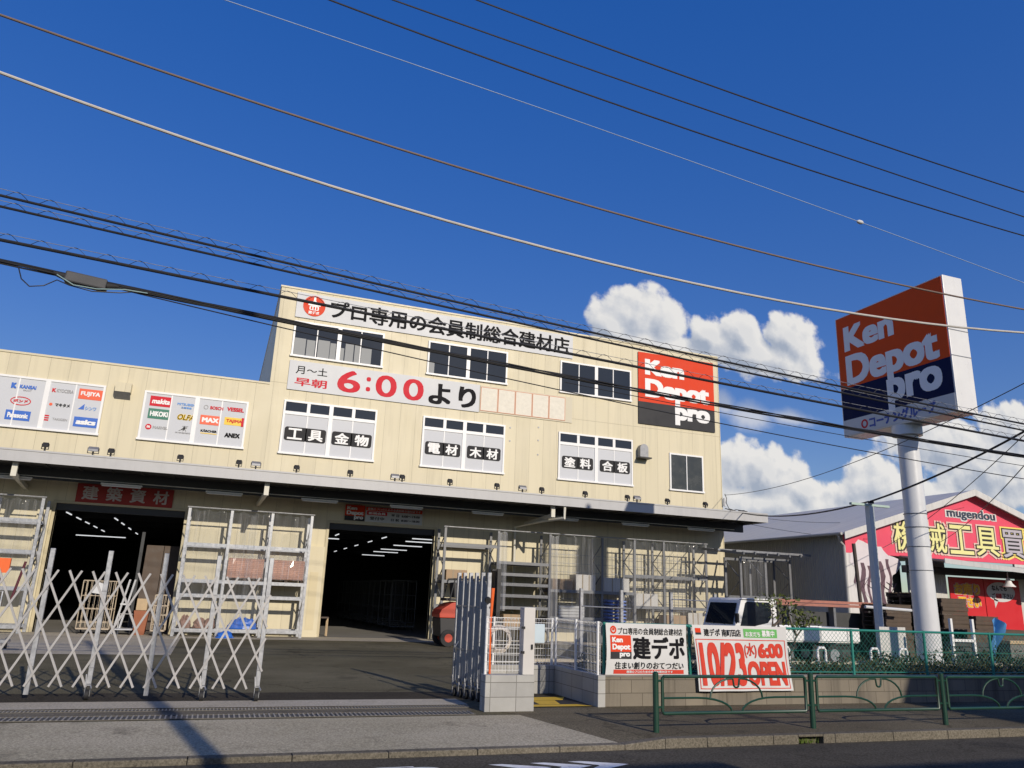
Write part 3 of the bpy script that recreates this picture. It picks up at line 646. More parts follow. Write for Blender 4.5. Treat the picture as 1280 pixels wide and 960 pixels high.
mb.build('logo_patch', redtext, wb); mark(wb, -5.45, 6.78, .44, .08, 'TAKIGEN', 'grey', None, .02)
mark(wb, -4.68, 7.74, .72, .36, 'FUJIYA', 'white', 'orange', .04)
mb = MB(); mb.prism([(-4.98,7.20),(-4.80,7.20),(-4.80,7.40)], 'xz', F-.044, F-.04); mb.build('logo_patch', pm['blue'], wb); mark(wb, -4.60, 7.25, .34, .13, 'シンワ', 'lblue', None, .03)
mark(wb, -4.68, 6.77, .72, .34, 'asics', 'white', 'blue', .06, .15)
# louvre hood and vent
vm = MB(); vm.box(-3.95, -3.45, F-.28, F-.003, 7.92, 8.24); vm.build('vent_hood', cream, bld)
MB().add([(-3.95,F-.28,7.915),(-3.45,F-.28,7.915),(-3.45,F-.003,7.70),(-3.95,F-.003,7.70)],[(0,1,2,3)]).build('vent_grille', galv_d, bld)
vm = MB(); vm.prism([(16.55,7.62),(16.95,7.62),(16.95,8.0)]+[(16.75+.2*math.cos(R(a)),8.0+.2*math.sin(R(a))) for a in range(20,161,20)]+[(16.55,8.0)], 'xz', F-.30, F-.003); vm.build('vent_hood', galv_d, bld)
vm = MB(); vm.box(16.5,17.05,F-.42,F-.003,7.56,7.615); vm.build('vent_grille', black, bld)
bt = MB()
for i, (x, z) in enumerate([(11.9,8.45),(11.9,7.9),(11.9,7.3),(10.65,8.3),(10.65,7.75)]): bt.box(x-.03,x+.03,F-.02,F-.003,z-.03,z+.03)
bt.build('fixing', galv_d, bld)

# signs on the facade
s = thing('banner_sign', 'long white sign with black lettering and red round emblem along the tower top', 'sign', (7.54,F,11.64))
MB().box(1.69, 13.39, F-.05, F-.003, 11.65, 12.67).build('sign_panel', sign_white, s)
emblem(s, 2.36, 12.18, .42, F-.064)
text('プロ専用の会員制総合建材店', 2.98, 13.22, 11.80, 12.56, F-.056, blacktext, s, .024)
s = thing('hours_sign', 'white strip sign reading 6:00 in red under the top windows', 'sign', (5.4,F,8.78))
MB().box(1.70, 9.25, F-.05, F-.003, 8.78, 9.92).build('sign_panel', sign_white, s)
m = MB(); f = front(F-.055)
put_text(m, '月〜土', 1.95, 3.12, 9.42, 9.74, f, .01); m.build('lettering', blacktext, s)
m = MB(); put_text(m, '早朝', 1.95, 3.14, 8.95, 9.28, f, .02); put_text(m, '6', 3.52, 4.40, 8.92, 9.80, f, .018); put_text(m, ':', 4.62, 4.79, 9.06, 9.64, f, .02); put_text(m, '0', 4.99, 5.82, 8.92, 9.80, f, .018); put_text(m, '0', 6.08, 6.91, 8.92, 9.80, f, .018); m.build('lettering', redtext, s)
text('より', 7.12, 9.10, 8.88, 9.76, F-.055, blacktext, s, .035)
s = thing('covered_sign', 'pale square panels in thin orange frames, letters covered, beside the strip sign', 'sign', (11.4,F,8.78))
MB().box(9.27, 13.42, F-.03, F-.003, 8.80, 9.92).build('sign_panel', M('cream cover back', (.58,.53,.40), .6, var=.05), s)
fr = MB(); cv = MB()
for i in range(5):
    a = 9.30+.76*i
    for (p, q_, r2, s2) in ((a,a+.74,8.86,8.88),(a,a+.74,9.84,9.86),(a,a+.02,8.88,9.84),(a+.72,a+.74,8.88,9.84)): fr.box(p,q_,F-.05,F-.032,r2,s2)
    cv.box(a+.02, a+.72, F-.044, F-.032, 8.88, 9.84)
fr.build('frame', M('thin orange', (.60,.24,.13), .5), s)
cv.build('cover_sheet', M('cream cover', (.69,.65,.55), .6, var=.16, scale=5, bump=.6, bscale=4), s)
s = thing('logo_sign', 'big square red and dark grey logo sign at the right end of the tower', 'sign', (18.6,F,9.15))
logo(s, 16.62, 20.58, 9.16, 12.46, F-.06, inkblack_panel)
s = thing('department_sign', 'long red sign with pale lettering above the left doorway', 'sign', (-3.05,F,4.1))
MB().box(-4.55, -1.6, F-.06, F-.003, 4.11, 4.72).build('sign_panel', M('dull maroon', (.34, .045, .04), .6, var=.12, scale=1.5, spec=.2), s)  # one even dark red, duller than the other red signs
m = MB()
for i, ch in enumerate('建築資材'): put_text(m, ch, -4.38+.72*i, -3.9+.72*i, 4.20, 4.66, front(F-.065), .025)
m.build('lettering', M('dull white', (.50, .46, .44), .6), s)
s = thing('opening_hours_board', 'small board with red logo and rows of opening hours above the right doorway', 'sign', (5.73,F,4.1))
MB().box(5.03, 7.20, F-.05, F-.003, 4.11, 4.66).build('sign_panel', sign_white, s)
MB().box(5.04, 7.19, F-.056, F-.051, 4.52, 4.65).build('logo_patch', red, s)
logo(s, 4.27, 5.0, 4.11, 4.68, F-.06, inkblack_panel)
m = MB(); put_text(m, '建築のプロのための会員制総合建材店です', 5.10, 7.12, 4.545, 4.625, front(F-.06), .02); m.build('lettering', white, s)
MB().box(5.08, 5.84, F-.056, F-.051, 4.36, 4.50).build('logo_patch', redtext, s)
m = MB(); put_text(m, '新規会員', 5.14, 5.78, 4.385, 4.475, front(F-.06), .03); m.build('lettering', white, s)
m = MB(); put_text(m, '受付中', 5.2, 5.74, 4.18, 4.30, front(F-.056), .02)
put_text(m, '平 日  6:00〜19:00', 6.0, 7.1, 4.34, 4.44, front(F-.056), .03); put_text(m, '日 祝  8:00〜18:00', 6.0, 7.1, 4.18, 4.28, front(F-.056), .03); m.build('lettering', blacktext, s)

# floodlights on the canopy
def flood(x, wide, label):
    y = 27.9; z = 5.62
    t = thing('floodlight', label, 'floodlight', (x,y,z-.2), 'wide floodlights on the canopy' if wide else 'small floodlights on the canopy')
    hw = .15 if wide else .085
    MB().add([(x-hw,y-.10,z+.02),(x+hw,y-.10,z+.02),(x+hw,y+.10,z+.09),(x-hw,y+.10,z+.09),(x-hw,y-.10,z+.10),(x+hw,y-.10,z+.10),(x+hw,y+.02,z+.20),(x-hw,y+.02,z+.20)],
      [(3,2,1,0),(4,5,6,7),(0,1,5,4),(1,2,6,5),(2,3,7,6),(3,0,4,7)]).build('lamp_housing', galv_d if wide else charcoal, t, bevel=.012)
    MB().quad((x-hw*.85,y+.092,z+.105),(x+hw*.85,y+.092,z+.105),(x+hw*.85,y+.034,z+.19),(x-hw*.85,y+.034,z+.19)).build('lens', glass, t)
    b = MB(); b.box(x-.025, x+.025, y-.02, y+.02, z-.2, z+.06); b.box(x-hw-.02,x-hw-.003,y-.02,y+.02,z-.02,z+.15); b.box(x+hw+.003,x+hw+.02,y-.02,y+.02,z-.02,z+.15); b.box(x-hw-.02,x+hw+.02,y-.019,y+.019,z-.03,z-.012)
    b.build('bracket', charcoal, t)
for i, x in enumerate([-5.5,-3.61,-1.51,.36,2.29,4.17,6.08,7.91,9.79,11.66,13.55,15.46,17.35,19.21]): flood(x, False, 'small dark floodlight on the canopy, %s small one from the left' % ORD[i])
for i, x in enumerate([-4.13,.92,5.81,10.85,15.91]): flood(x, True, 'wide grey floodlight on the canopy, %s wide one from the left' % ORD[i])

# ------------------------------------------------------------------ storage racks in front of the facade
def rack_curtain(t, x0, x1, y, z0, z1, seed, amp=.045, name='curtain', freq=9.0, mat=None):
    rr = random.Random(seed); n = max(14, int((x1-x0)/.035)); m = MB(); rows = [z1, z1-.08, z1-.25, z1-.7, (z0+z1)/2, z0+.4, z0]
    ph = [rr.uniform(0, 6.28) for _ in range(5)]
    vs = []
    for j, z in enumerate(rows):
        g = min(1, .35+.2*j)
        for i in range(n+1):
            s = i/n; x = x0+(x1-x0)*s
            dy = amp*g*(math.sin(x*freq+ph[0]+.25*j)+.6*math.sin(x*freq*2.3+ph[1])+.4*math.sin(x*freq*.43+ph[2]+.3*j))
            dz = -.07*abs(math.sin(math.pi*x/.42+ph[3])) if j == 0 else 0
            vs.append((x, y-.06+dy, z+dz))
    fs = [(j*(n+1)+i, j*(n+1)+i+1, (j+1)*(n+1)+i+1, (j+1)*(n+1)+i) for j in range(len(rows)-1) for i in range(n)]
    return m.add(vs, fs).build(name, mat or curtain_m, t, True)
def rack(label, xs, yf, yb, ztop, bays, mat, posts_h=None, top_rail=True, upr=.09):
    t = thing('storage_rack', label, 'rack', ((xs[0]+xs[-1])/2, (yf+yb)/2, 0))
    for i, x in enumerate(xs):
        zt = ztop if posts_h is None else posts_h[i]
        for y, nm in ((yf, 'upright'), (yb, 'rear_upright')):
            MB().box(x-upr/2, x+upr/2, y-.035, y+.035, .012, zt).add([(x-.08,y-.07,.006),(x+.08,y-.07,.006),(x+.08,y+.07,.006),(x-.08,y+.07,.006)],[(0,1,2,3)]).build(nm, mat, t)
        b = MB(); nz = 6
        for j in range(nz):
            za, zb = .25+(zt-.5)*j/nz, .25+(zt-.5)*(j+1)/nz
            b.bar((x, yf+.03, za), (x, yb-.03, zb) if j % 2 == 0 else (x, yb-.03, za), .03, .03) if j % 2 == 0 else b.bar((x, yb-.03, za), (x, yf+.03, zb), .03, .03)
        b.build('brace', mat, t)
    for i, lv in enumerate(bays):
        a, c = xs[i]+upr/2+.002, xs[i+1]-upr/2-.002
        for z, kind in lv:
            MB().box(a, c, yf-.03, yf+.03, z-.055, z+.055).build('beam', mat, t)
            MB().box(a, c, yb-.03, yb+.03, z-.055, z+.055).build('rear_beam', mat, t)
            if kind: MB().box(a, c, yf+.035, yb-.035, z+.0, z+.03).build('deck', palewood if kind == 'w' else galv_d, t)
    if top_rail: MB().tube([(xs[0]-.08,yf-.05,ztop+.03),(xs[-1]+.08,yf-.05,ztop+.03)], .026, 8).build('top_rail', galv, t, True)
    return t
YF, YB = 27.85, 28.75
rm = rack('galvanised rack of three curtained bays between the two doorways', [-.97,.36,1.68,3.0], YF, YB, 4.07,
          [[(2.9,''),(1.74,'s'),(1.28,''),(.20,'')]]*3, galv)
for i, (a, b) in enumerate(((-.95,.34),(.38,1.64),(1.70,2.98))): rack_curtain(rm, a, b, YF, .3 if i != 2 else 1.9, 4.06, 11+i)
rack_curtain(rm, .98, 1.2, YF-.03, .6, 4.06, 33, .03, 'curtain', 30)
rl = rack('galvanised curtained rack at the left edge beside the left doorway', [-9.4,-8.0,-6.6,-5.24], YF, YB, 4.05,
          [[(3.34,''),(2.4,''),(1.3,'s'),(.2,'')]]*3, galv)
for i, (a, b) in enumerate(((-9.3,-8.05),(-7.95,-6.65),(-6.55,-5.27))): rack_curtain(rl, a, b, YF, .3, 4.03, 21+i)
rr_ = rack('long grey rack with open shelves and clear curtains along the right wall', [7.84,9.93,12.05,14.3,15.75,17.1,19.12], YF, YB, 4.0,
          [[(3.4,''),(2.07,'s'),(1.2,'')], [(2.84,'s'),(2.42,'s'),(2.06,'s'),(1.65,'s'),(1.22,'s'),(.5,'s')], [(1.9,''),(.9,'s')], [(1.9,''),(.5,'s')], [(2.6,''),(1.4,'s')], [(2.6,''),(1.4,''),(.5,'s')]], rack_grey)
rack_curtain(rr_, 9.88, 10.24, YF-.02, 1.1, 4.0, 41, .05, 'curtain', 26, bundle_m)
rack_curtain(rr_, 12.0, 12.42, YF-.02, .5, 4.0, 42, .06, 'curtain', 26, bundle_m)
rack_curtain(rr_, 12.44, 14.2, YF, .4, 4.0, 43, .06); rack_curtain(rr_, 14.36, 17.0, YF, .4, 4.0, 44, .06); rack_curtain(rr_, 17.1, 19.1, YF, .4, 4.0, 45, .05)
hg = MB()
for i in range(9): hg.box(12.1, 19.1, YB+.02, YB+.03, .6+.34*i, .615+.34*i)
for i in range(36): hg.box(12.1+.195*i, 12.11+.195*i, YB+.035, YB+.045, .5, 3.6)
hg.build('back_mesh', galv_d, rr_)
# brick packs under shrink wrap
def brick_pack(x0, x1, z, label):
    t = thing('brick_pack', label, 'pallet load', ((x0+x1)/2, 28.3, z), 'wrapped brick packs on the rack')
    MB().box(x0, x1, 27.98, 28.62, z+.1, z+.74).build('bricks', brick_m, t)
    p = MB()
    for i in range(3): p.box(x0+(x1-x0-.1)*i/2, x0+(x1-x0-.1)*i/2+.1, 27.98, 28.62, z, z+.08)
    p.box(x0, x1, 27.97, 28.63, z+.081, z+.098); p.build('pallet', wood, t)
    w = MB(); nx = 14; rw = random.Random(int(x0*10)); vs = []
    prof = [(27.93,z+.08),(27.93,z+.3),(27.94,z+.55),(27.96,z+.75),(28.1,z+.86),(28.3,z+.90),(28.5,z+.80)]
    for (y, zz) in prof:
        for i in range(nx+1): vs.append((x0-.02+(x1-x0+.04)*i/nx, y-rw.random()*.035, zz+rw.uniform(-.03,.03)))
    w.add(vs, [(j*(nx+1)+i, j*(nx+1)+i+1, (j+1)*(nx+1)+i+1, (j+1)*(nx+1)+i) for j in range(len(prof)-1) for i in range(nx)])
    w.build('shrink_wrap', wrap_m, t)
brick_pack(.44, 1.58, 1.79, 'pack of reddish bricks in clear wrap in the middle bay of the curtained rack')
brick_pack(1.78, 2.94, 1.79, 'pack of bricks under thick shiny wrap in the right bay of the curtained rack')
def heap(name, label, cat, cx, cy, z, rx, ry, rz, mat, seed, n=16):
    rw = random.Random(seed); vs = [(cx,cy,z+rz)]; rows = 6
    for j in range(1, rows+1):
        a = j/rows*math.pi/2
        for i in range(n):
            th = 2*math.pi*i/n; k = 1+rw.uniform(-.16,.16)
            vs.append((cx+rx*math.sin(a)*math.cos(th)*k, cy+ry*math.sin(a)*math.sin(th)*k, z+max(0, rz*math.cos(a)*(1+rw.uniform(-.22,.22)))))
    fs = [(0, 1+i, 1+(i+1)%n) for i in range(n)] + [(1+(j-1)*n+i, 1+j*n+i, 1+j*n+(i+1)%n, 1+(j-1)*n+(i+1)%n) for j in range(1, rows) for i in range(n)]
    return tag(MB().add(vs, fs).build(name, mat, None, False, (cx,cy,z)), label, cat)
heap('tarpaulin_bundle', 'crumpled bright blue sheet at the foot of the curtained rack', 'tarpaulin', 1.15, 28.25, .262, .5, .28, .34, blue_tarp, 4)
heap('blue_bundle', 'small blue wrapped bundle lying on the ground by the rack foot', 'tarpaulin', .62, 27.5, .006, .28, .2, .2, blue_tarp, 6)
for i, (x, h) in enumerate(((-.65,.36),(-.2,.30),(.12,.34))):
    heap('brick_bag', '%s brown bagged load behind the lower left curtain of the middle rack' % ('leftmost tall', 'low central', 'rightmost')[i], 'bag', x, 28.25, .262, .2, .25, h, M('bagged goods', (.26,.15,.11), .6, var=.3, scale=9), 50+i)
def sack_stack(x, y, z, label, mat, nx, nz):
    for k in range(nz):
        for i in range(nx):
            m = MB(); cx = x+i*.5; zz = z+k*.125
            pts = []
            for j in range(5):
                s = j/4; r = .24*(1-.25*abs(2*s-1)**3)
                pts.append((s, r))
            vs = []; n = 10
            for s, r in pts:
                for q in range(n):
                    a = 2*math.pi*q/n; vs.append((cx+r*math.cos(a), y-.33+.66*s, zz+.062+.06*math.sin(a)*(1-.5*abs(2*s-1)**4)))
            m.add(vs, [(j*n+q, j*n+(q+1)%n, (j+1)*n+(q+1)%n, (j+1)*n+q) for j in range(4) for q in range(n)]+[tuple(range(n)), tuple(range(4*n, 5*n))])
            tag(m.build('cement_sack', mat, None, True, (cx,y,zz)), label % (ORD[k], ('left','right')[i]), 'sack', 'blue sacks stacked on the rack')
sack_stack(14.78, 28.3, .532, 'blue and white sack, %s from the bottom in the %s pile behind the clear curtain', M('blue sack', (.16,.24,.62), .5, var=.5, scale=7), 2, 9)
for k in range(4):
    t = MB().box(12.5, 13.6, 27.95, 28.6, .93+.11*k, 1.03+.11*k).build('board_pack', M('pale boards', (.42,.42,.41), .6, var=.12), None, loc=(13.05,28.3,.93+.11*k), bevel=.01)
    tag(t, 'flat pale board pack, %s from the bottom in the pile behind the left clear curtain' % ORD[k], 'boards', 'pale board packs')

pg = M('pale carton', (.52,.50,.46), .6, var=.1, scale=3); kg = M('kraft carton', (.36,.25,.15), .7, var=.15, scale=3)
for x0, x1, z, h, mt, lb in ((14.45,15.6,1.932,.55,pg,'pale carton block on the high shelf above the blue sacks'),(12.25,13.1,1.932,.42,kg,'brown carton block on the high shelf behind the left clear curtain'),
    (13.25,14.1,1.932,.62,pg,'tall pale carton block on the high shelf behind the left clear curtain'),(15.9,16.9,1.432,.5,pg,'pale carton block on the middle shelf right of the blue sacks'),
    (17.3,18.2,.532,.6,kg,'brown carton block on the low shelf at the right end of the long rack'),(18.3,19.0,.532,.72,pg,'pale carton block on the low shelf at the right end of the long rack'),
    (8.0,8.8,2.102,.4,kg,'brown carton block on the open left bay shelf of the long rack'),(10.3,11.2,.532,.45,kg,'brown carton block low in the open shelf bay')):
    c = thing('carton_block', lb, 'cartons', ((x0+x1)/2, 28.3, z), 'cartons on the long rack')
    MB().box(x0, x1, 28.0, 28.62, z, z+h).build('cartons', mt, c, bevel=.012)
    tp_ = MB()
    for kk in range(1, 3): tp_.box(x0+(x1-x0)*kk/3-.025, x0+(x1-x0)*kk/3+.025, 27.994, 27.999, z+.01, z+h-.01)
    tp_.build('packing_tape', M('packing tape', (.30,.24,.16), .4), c)

# ------------------------------------------------------------------ goods in the doorways
def cage_cart(name, x0, x1, y0, y1, h, mat, label, group=None, n=7, levels=3):
    t = thing(name, label, 'roll cage', ((x0+x1)/2, (y0+y1)/2, 0), group)
    MB().box(x0, x1, y0, y1, .14, .18).build('base', mat, t)
    for y in (y0, y1):
        m = MB(); 
        for x in (x0, x1): m.tube([(x,y,.15),(x,y,h)], .016, 6)
        m.tube([(x0,y,h),(x1,y,h)], .016, 6)
        for k in range(levels): m.tube([(x0,y,.35+(h-.4)*k/levels),(x1,y,.35+(h-.4)*k/levels)], .01, 5)
        for i in range(1, n): m.tube([(x0+(x1-x0)*i/n,y,.18),(x0+(x1-x0)*i/n,y,h)], .007, 4)
        m.build('side_frame', mat, t)
    for x in (x0, x1):
        m = MB()
        for k in range(levels+1): m.tube([(x,y0,.3+(h-.35)*k/levels),(x,y1,.3+(h-.35)*k/levels)], .01, 5)
        m.build('end_frame', mat, t)
    for x in (x0+.06, x1-.06):
        for y in (y0+.06, y1-.06): MB().cyl((x-.016,y,.07),(x+.016,y,.07),.06,n=12).build('caster', rubber, t)
    return t
beige_m = M('beige tube', (.55,.46,.34), .45, .1)
cage_cart('roll_cage', -3.78, -2.85, 28.3, 29.1, 1.62, beige_m, 'beige wire roll cage with a white slip inside the left doorway')
tag(MB().quad((-3.5,28.28,1.25),(-3.12,28.28,1.2),(-3.1,28.28,1.5),(-3.38,28.28,1.6)).build('paper_slip', sign_white, None, loc=(-3.3,28.28,1.2)), 'white paper slip hanging on the beige roll cage', 'paper')
cage_cart('roll_cage', -1.62, -1.22, 27.9, 28.6, 1.25, beige_m, 'narrow beige roll cage standing against the curtained rack', None, 4, 3)
def hand_cart(x, y, label, h=1.0):
    t = thing('hand_cart', label, 'cart', (x,y,0))
    m = MB(); m.tube([(x-.22,y+.3,.18),(x-.22,y+.36,h),(x+.22,y+.36,h),(x+.22,y+.3,.18)], .017, 8); m.build('handle', sign_white, t, True)
    MB().box(x-.26, x+.26, y-.35, y+.33, .15, .19).build('platform', sign_white, t, bevel=.01)
    for dx in (-.2,.2):
        for dy in (-.26,.26): MB().cyl((x+dx-.018,y+dy,.07),(x+dx+.018,y+dy,.07),.062,n=12).build('wheel', rubber, t)
hand_cart(-2.42, 28.4, 'small white platform cart in the middle of the left doorway', .62)
hand_cart(-5.45, 24.6, 'white platform cart in front of the rack at the left edge', 1.25)
t = thing('plastic_tub', 'brown plastic tub with a pale carton on top at the left doorway', 'tub', (-1.95,28.5,0))
MB().add([(-2.12,28.3,.006),(-1.82,28.3,.006),(-1.82,28.7,.006),(-2.12,28.7,.006),(-2.2,28.25,.75),(-1.76,28.25,.75),(-1.76,28.75,.75),(-2.2,28.75,.75)],[(3,2,1,0),(0,1,5,4),(1,2,6,5),(2,3,7,6),(3,0,4,7),(4,5,6,7)]).build('tub', M('terracotta plastic', (.30,.10,.045), .5), t)
tag(MB().box(-2.16, -1.84, 28.3, 28.7, .756, 1.12).build('carton', palewood, None, loc=(-2,28.5,.756), bevel=.01), 'pale carton sitting on the brown plastic tub', 'carton')
t = thing('board_stand', 'white trestle frame with leaning boards left of the brown tub', 'stand', (-2.55,28.7,0))
for dx in (0, .16): MB().bar((-2.75+dx,28.4,.006),(-2.5+dx,28.8,1.7),.05,.03).build('rail', sign_white, t)
MB().box(-2.66,-2.35,28.6,28.66,.9,.95).build('crossbar', sign_white, t)
for i, (a, b) in enumerate(((-2.28,-1.72),(-1.70,-1.19))):
    tag(MB().add([(a,29.9,.012),(b,29.9,.012),(b,30.35,2.9),(a,30.35,2.9),(a,29.96,.012),(b,29.96,.012),(b,30.41,2.9),(a,30.41,2.9)],[(0,1,2,3),(7,6,5,4),(0,4,5,1),(1,5,6,2),(2,6,7,3),(3,7,4,0)]).build('leaning_board', darkwood, None, loc=(a,30,.012)),
        ('tall brown board leaning just inside the left doorway, beside the dark post', 'tall brown board inside the left doorway, touching the doorway edge')[i], 'board')
tag(MB().box(-2.44,-2.34,29.7,29.8,.012,3.3).build('dark_post', dark_steel, None, loc=(-2.4,29.75,0)), 'dark upright post standing inside the left doorway', 'post')
for i in range(6):
    cage_cart('tall_cage', 7.6-.08*i, 8.7-.08*i, 35.2+2.3*i, 36.8+2.3*i, 2.15, rack_grey, 'tall wire cage inside the right doorway, %s from the entrance' % ORD[i], 'tall wire cages inside the right doorway', 8, 3)
t = thing('wooden_stool', 'worn wooden stool by the pilaster at the right doorway', 'stool', (3.95,29.6,0))
for dx in (-.14,.14):
    for dy in (-.14,.14): MB().box(3.95+dx-.02,3.95+dx+.02,29.6+dy-.02,29.6+dy+.02,.012,.62).build('leg', palewood, t)
MB().box(3.78,4.12,29.43,29.77,.622,.67).build('seat', darkwood, t)
bp = MB(); bp.tube([(-5.28,28.85,3.9),(-5.36,28.82,3.2),(-5.30,28.84,2.3),(-5.52,28.8,1.7),(-5.34,28.84,1.35),(-5.26,28.84,1.6)], .022, 8)
tag(bp.build('hanging_cable', rubber, None, True, (-5.3,28.85,1.3)), 'black cable looped down the wall beside the left doorway', 'cable')
# orange bollard pole with a wheel barrow handle at the left edge
t = thing('orange_cart', 'orange and dark hand truck at the left edge of the yard', 'hand truck', (-4.6,21.9,0))
MB().box(-4.95,-4.55,21.86,21.95,1.72,2.06).build('orange_tray', M('safety orange', (.78,.13,.02), .5), t)
m = MB(); m.tube([(-4.75,21.95,.2),(-4.72,21.95,1.72)], .025, 8); m.tube([(-4.4,21.95,1.1),(-4.25,21.95,2.0)], .03, 8); m.build('frame', M('maroon steel', (.10,.02,.03), .5), t, True)
MB().box(-4.98,-4.3,21.8,22.3,.14,.2).build('base', galv, t)
for dx in (-.9,-.35): MB().cyl((-4+dx,22,.072),(-3.96+dx,22,.072),.07,n=12).build('wheel', rubber, t)

# ------------------------------------------------------------------ sliding lattice gate
def gy(x): return 12.58-.135*(x-.82)
gate = thing('lattice_gate', 'long white expanding lattice gate drawn across the left of the entrance', 'gate', (-1.5,12.8,0))
lm = MB(); p = .305; run = .775; za, zb = .17, 1.74
i = -1
x = -6.2
while x < .86:
    for d in (1, -1):
        xa, xb = (x, x+run) if d == 1 else (x+run, x)
        if max(xa, xb) > .88:
            f = (.86-min(xa,xb))/(max(xa,xb)-min(xa,xb))
            if f <= .1: continue
            if d == 1: a0, a1 = (xa, za), (xa+(xb-xa)*f, za+(zb-za)*f)
            else: a0, a1 = (xb, zb), (xb+(xa-xb)*f, zb+(za-zb)*f)
        else: a0, a1 = (xa, za), (xb, zb)
        o = -.055 if d == 1 else -.040
        lm.bar((a0[0], gy(a0[0])+o, a0[1]), (a1[0], gy(a1[0])+o, a1[1]), .029, .014, (.13,1,0))
    x += p
lm.build('lattice', alu, gate)
def caster(parent, x, y, mat=galv):
    w = MB(); w.cyl((x-.026,y-.03,.072),(x+.026,y-.03,.072),.068,n=18); cs = w.build('caster', rubber, parent, True)
    b = MB(); b.box(x-.036,x-.030,y-.045,y+.0,.05,.19); b.box(x+.030,x+.036,y-.045,y+.0,.05,.19); b.box(x-.035,x+.035,y-.05,y+.03,.192,.205); b.bar((x-.03,y-.04,.2),(x-.045,y-.03,.34),.012,.03); b.bar((x+.03,y-.05,.19),(x+.05,y-.1,.16),.012,.02)
    b.build('fork', mat, cs)
for x, c in ((-5.2,1),(-4.45,0),(-3.7,1),(-2.95,1),(-2.2,0),(-1.43,1),(-.67,0),(.07,1),(.82,1)):
    y = gy(x); MB().box(x-.032,x+.032,y-.025,y+.025,.21 if c else .06,2.04).build('post', galv, gate, bevel=.004)
    s2 = MB(); s2.box(x-.036,x+.036,y-.029,y+.029,1.46,1.475); s2.box(x-.036,x+.036,y-.029,y+.029,.42,.435); s2.build('collar', galv_d, gate)
    if c: caster(gate, x, y)
fg = thing('folded_gate', 'second lattice gate folded into a tight bundle of steel posts', 'gate', (3.95,12.6,0))
fx = lambda s: 3.95+.25*s; fy = lambda s: 13.0-.85*s
for i in range(6):
    s_ = i/5; MB().box(fx(s_)-.03,fx(s_)+.03,fy(s_)-.028,fy(s_)+.028,.2,1.97).build('post', galv, fg, bevel=.004)
    caster(fg, fx(s_), fy(s_)-.02)
m = MB()
for i in range(26):
    s_ = (i+.5)/26; dz = .02*(i%3)
    m.bar((fx(s_)-.012*(i%2),fy(s_)-.035,.24+dz),(fx(s_)+.012*(i%2),fy(s_)-.035,1.80+dz),.026,.007,(.5,1,0))
m.build('lattice', galv_d, fg)
for z in (.75, 1.43):
    MB().bar((fx(0)-.02,fy(0)-.045,z),(fx(1)+.02,fy(1)-.045,z),.012,.03).build('tie_bar', galv_d, fg)
hd = MB(); hd.tube([(fx(0)-.01,fy(0)-.06,.7),(fx(0)-.04,fy(0)-.12,.78),(fx(0)+.0,fy(0)-.14,.86),(fx(0)+.04,fy(0)-.1,.78),(fx(0)+.02,fy(0)-.08,.6),(fx(0),fy(0)-.08,.25)], .012, 6); hd.build('lock_chain', galv, fg, True)
MB().cyl((fx(1)-.03,fy(1)-.04,1.55),(fx(1)-.03,fy(1)-.09,1.53),.05,n=12).build('knob', rubber, fg, True)
op = MB(); op.tube([(3.98,11.32,.506),(3.965,11.33,1.2),(3.99,11.35,1.72)], [.016,.016,.03], 8)
tag(op.build('orange_pole', M('safety orange', (.78,.13,.02), .5), None, True, (3.98,11.32,.506)), 'thin orange pole standing on the block pillar by the folded gate', 'pole')

# ------------------------------------------------------------------ block walls and white mesh fence at the pedestrian entrance
gw = thing('gate_pillar', 'grey concrete block pillar wall of three courses beside the folded gate', 'wall', (4.26,11.3,0))
MB().box(3.88, 4.645, 11.2, 11.42, 0, .5).build('blocks', newblock, gw, bevel=.006)
gp = thing('gate_post', 'tall square off-white steel gate post on the block pillar', 'post', (4.55,11.3,.502))
MB().box(4.46, 4.642, 11.22, 11.4, .502, 1.46).build('post_body', M('off white steel', (.58,.56,.53), .4, var=.03), gp, bevel=.006)
MB().box(4.58, 4.61, 11.205, 11.218, .86, .93).build('lock', charcoal, gp)
for z in (.82, 1.17): MB().box(4.42, 4.47, 11.19, 11.218, z-.02, z+.015).build('hinge', charcoal, gp)
def mesh_fence(p0, p1, z0, z1, label, fold=True, posts=()):
    p0, p1 = Vector(p0), Vector(p1); Ln = (p1-p0).length; d = (p1-p0)/Ln; nrm = Vector((-d.y, d.x))
    t = thing('mesh_fence', label, 'fence', ((p0.x+p1.x)/2, (p0.y+p1.y)/2, z0), 'white wire mesh fences at the entrance')
    m = MB(); n = int(Ln/.05)
    P = lambda s, z, o=0: (p0.x+d.x*s+nrm.x*o, p0.y+d.y*s+nrm.y*o, z)
    for i in range(n+1):
        s = Ln*i/n
        m.tube([P(s,z0), P(s,z1-.07), P(s,z1-.03,-.035), P(s,z1,0), P(s,z1-.03,.03)] if fold else [P(s,z0),P(s,z1)], .0032, 3, False)
    for k, z in enumerate((z0+.03, z0+.15, (z0+z1)/2-.12, (z0+z1)/2, z1-.16, z1-.07, z1)): m.tube([P(0,z),P(Ln,z)], .0045, 4)
    m.build('wire_mesh', white, t)
    for s in posts: MB().cyl(P(s,z0-.05,.03), P(s,z1+.01,.03), .022, n=10).build('post', white, t, True)
    return t
mesh_fence((3.9,11.32), (4.45,11.32), .53, 1.30, 'small white wire mesh panel on the block pillar', True, (.02,))
bw = thing('entrance_wall', 'grey concrete block wall running back along the yellow entrance floor', 'wall', (5.91,12.4,0))
MB().box(5.845, 5.975, 11.5, 13.3, 0, .47).build('blocks', newblock, bw, bevel=.006)
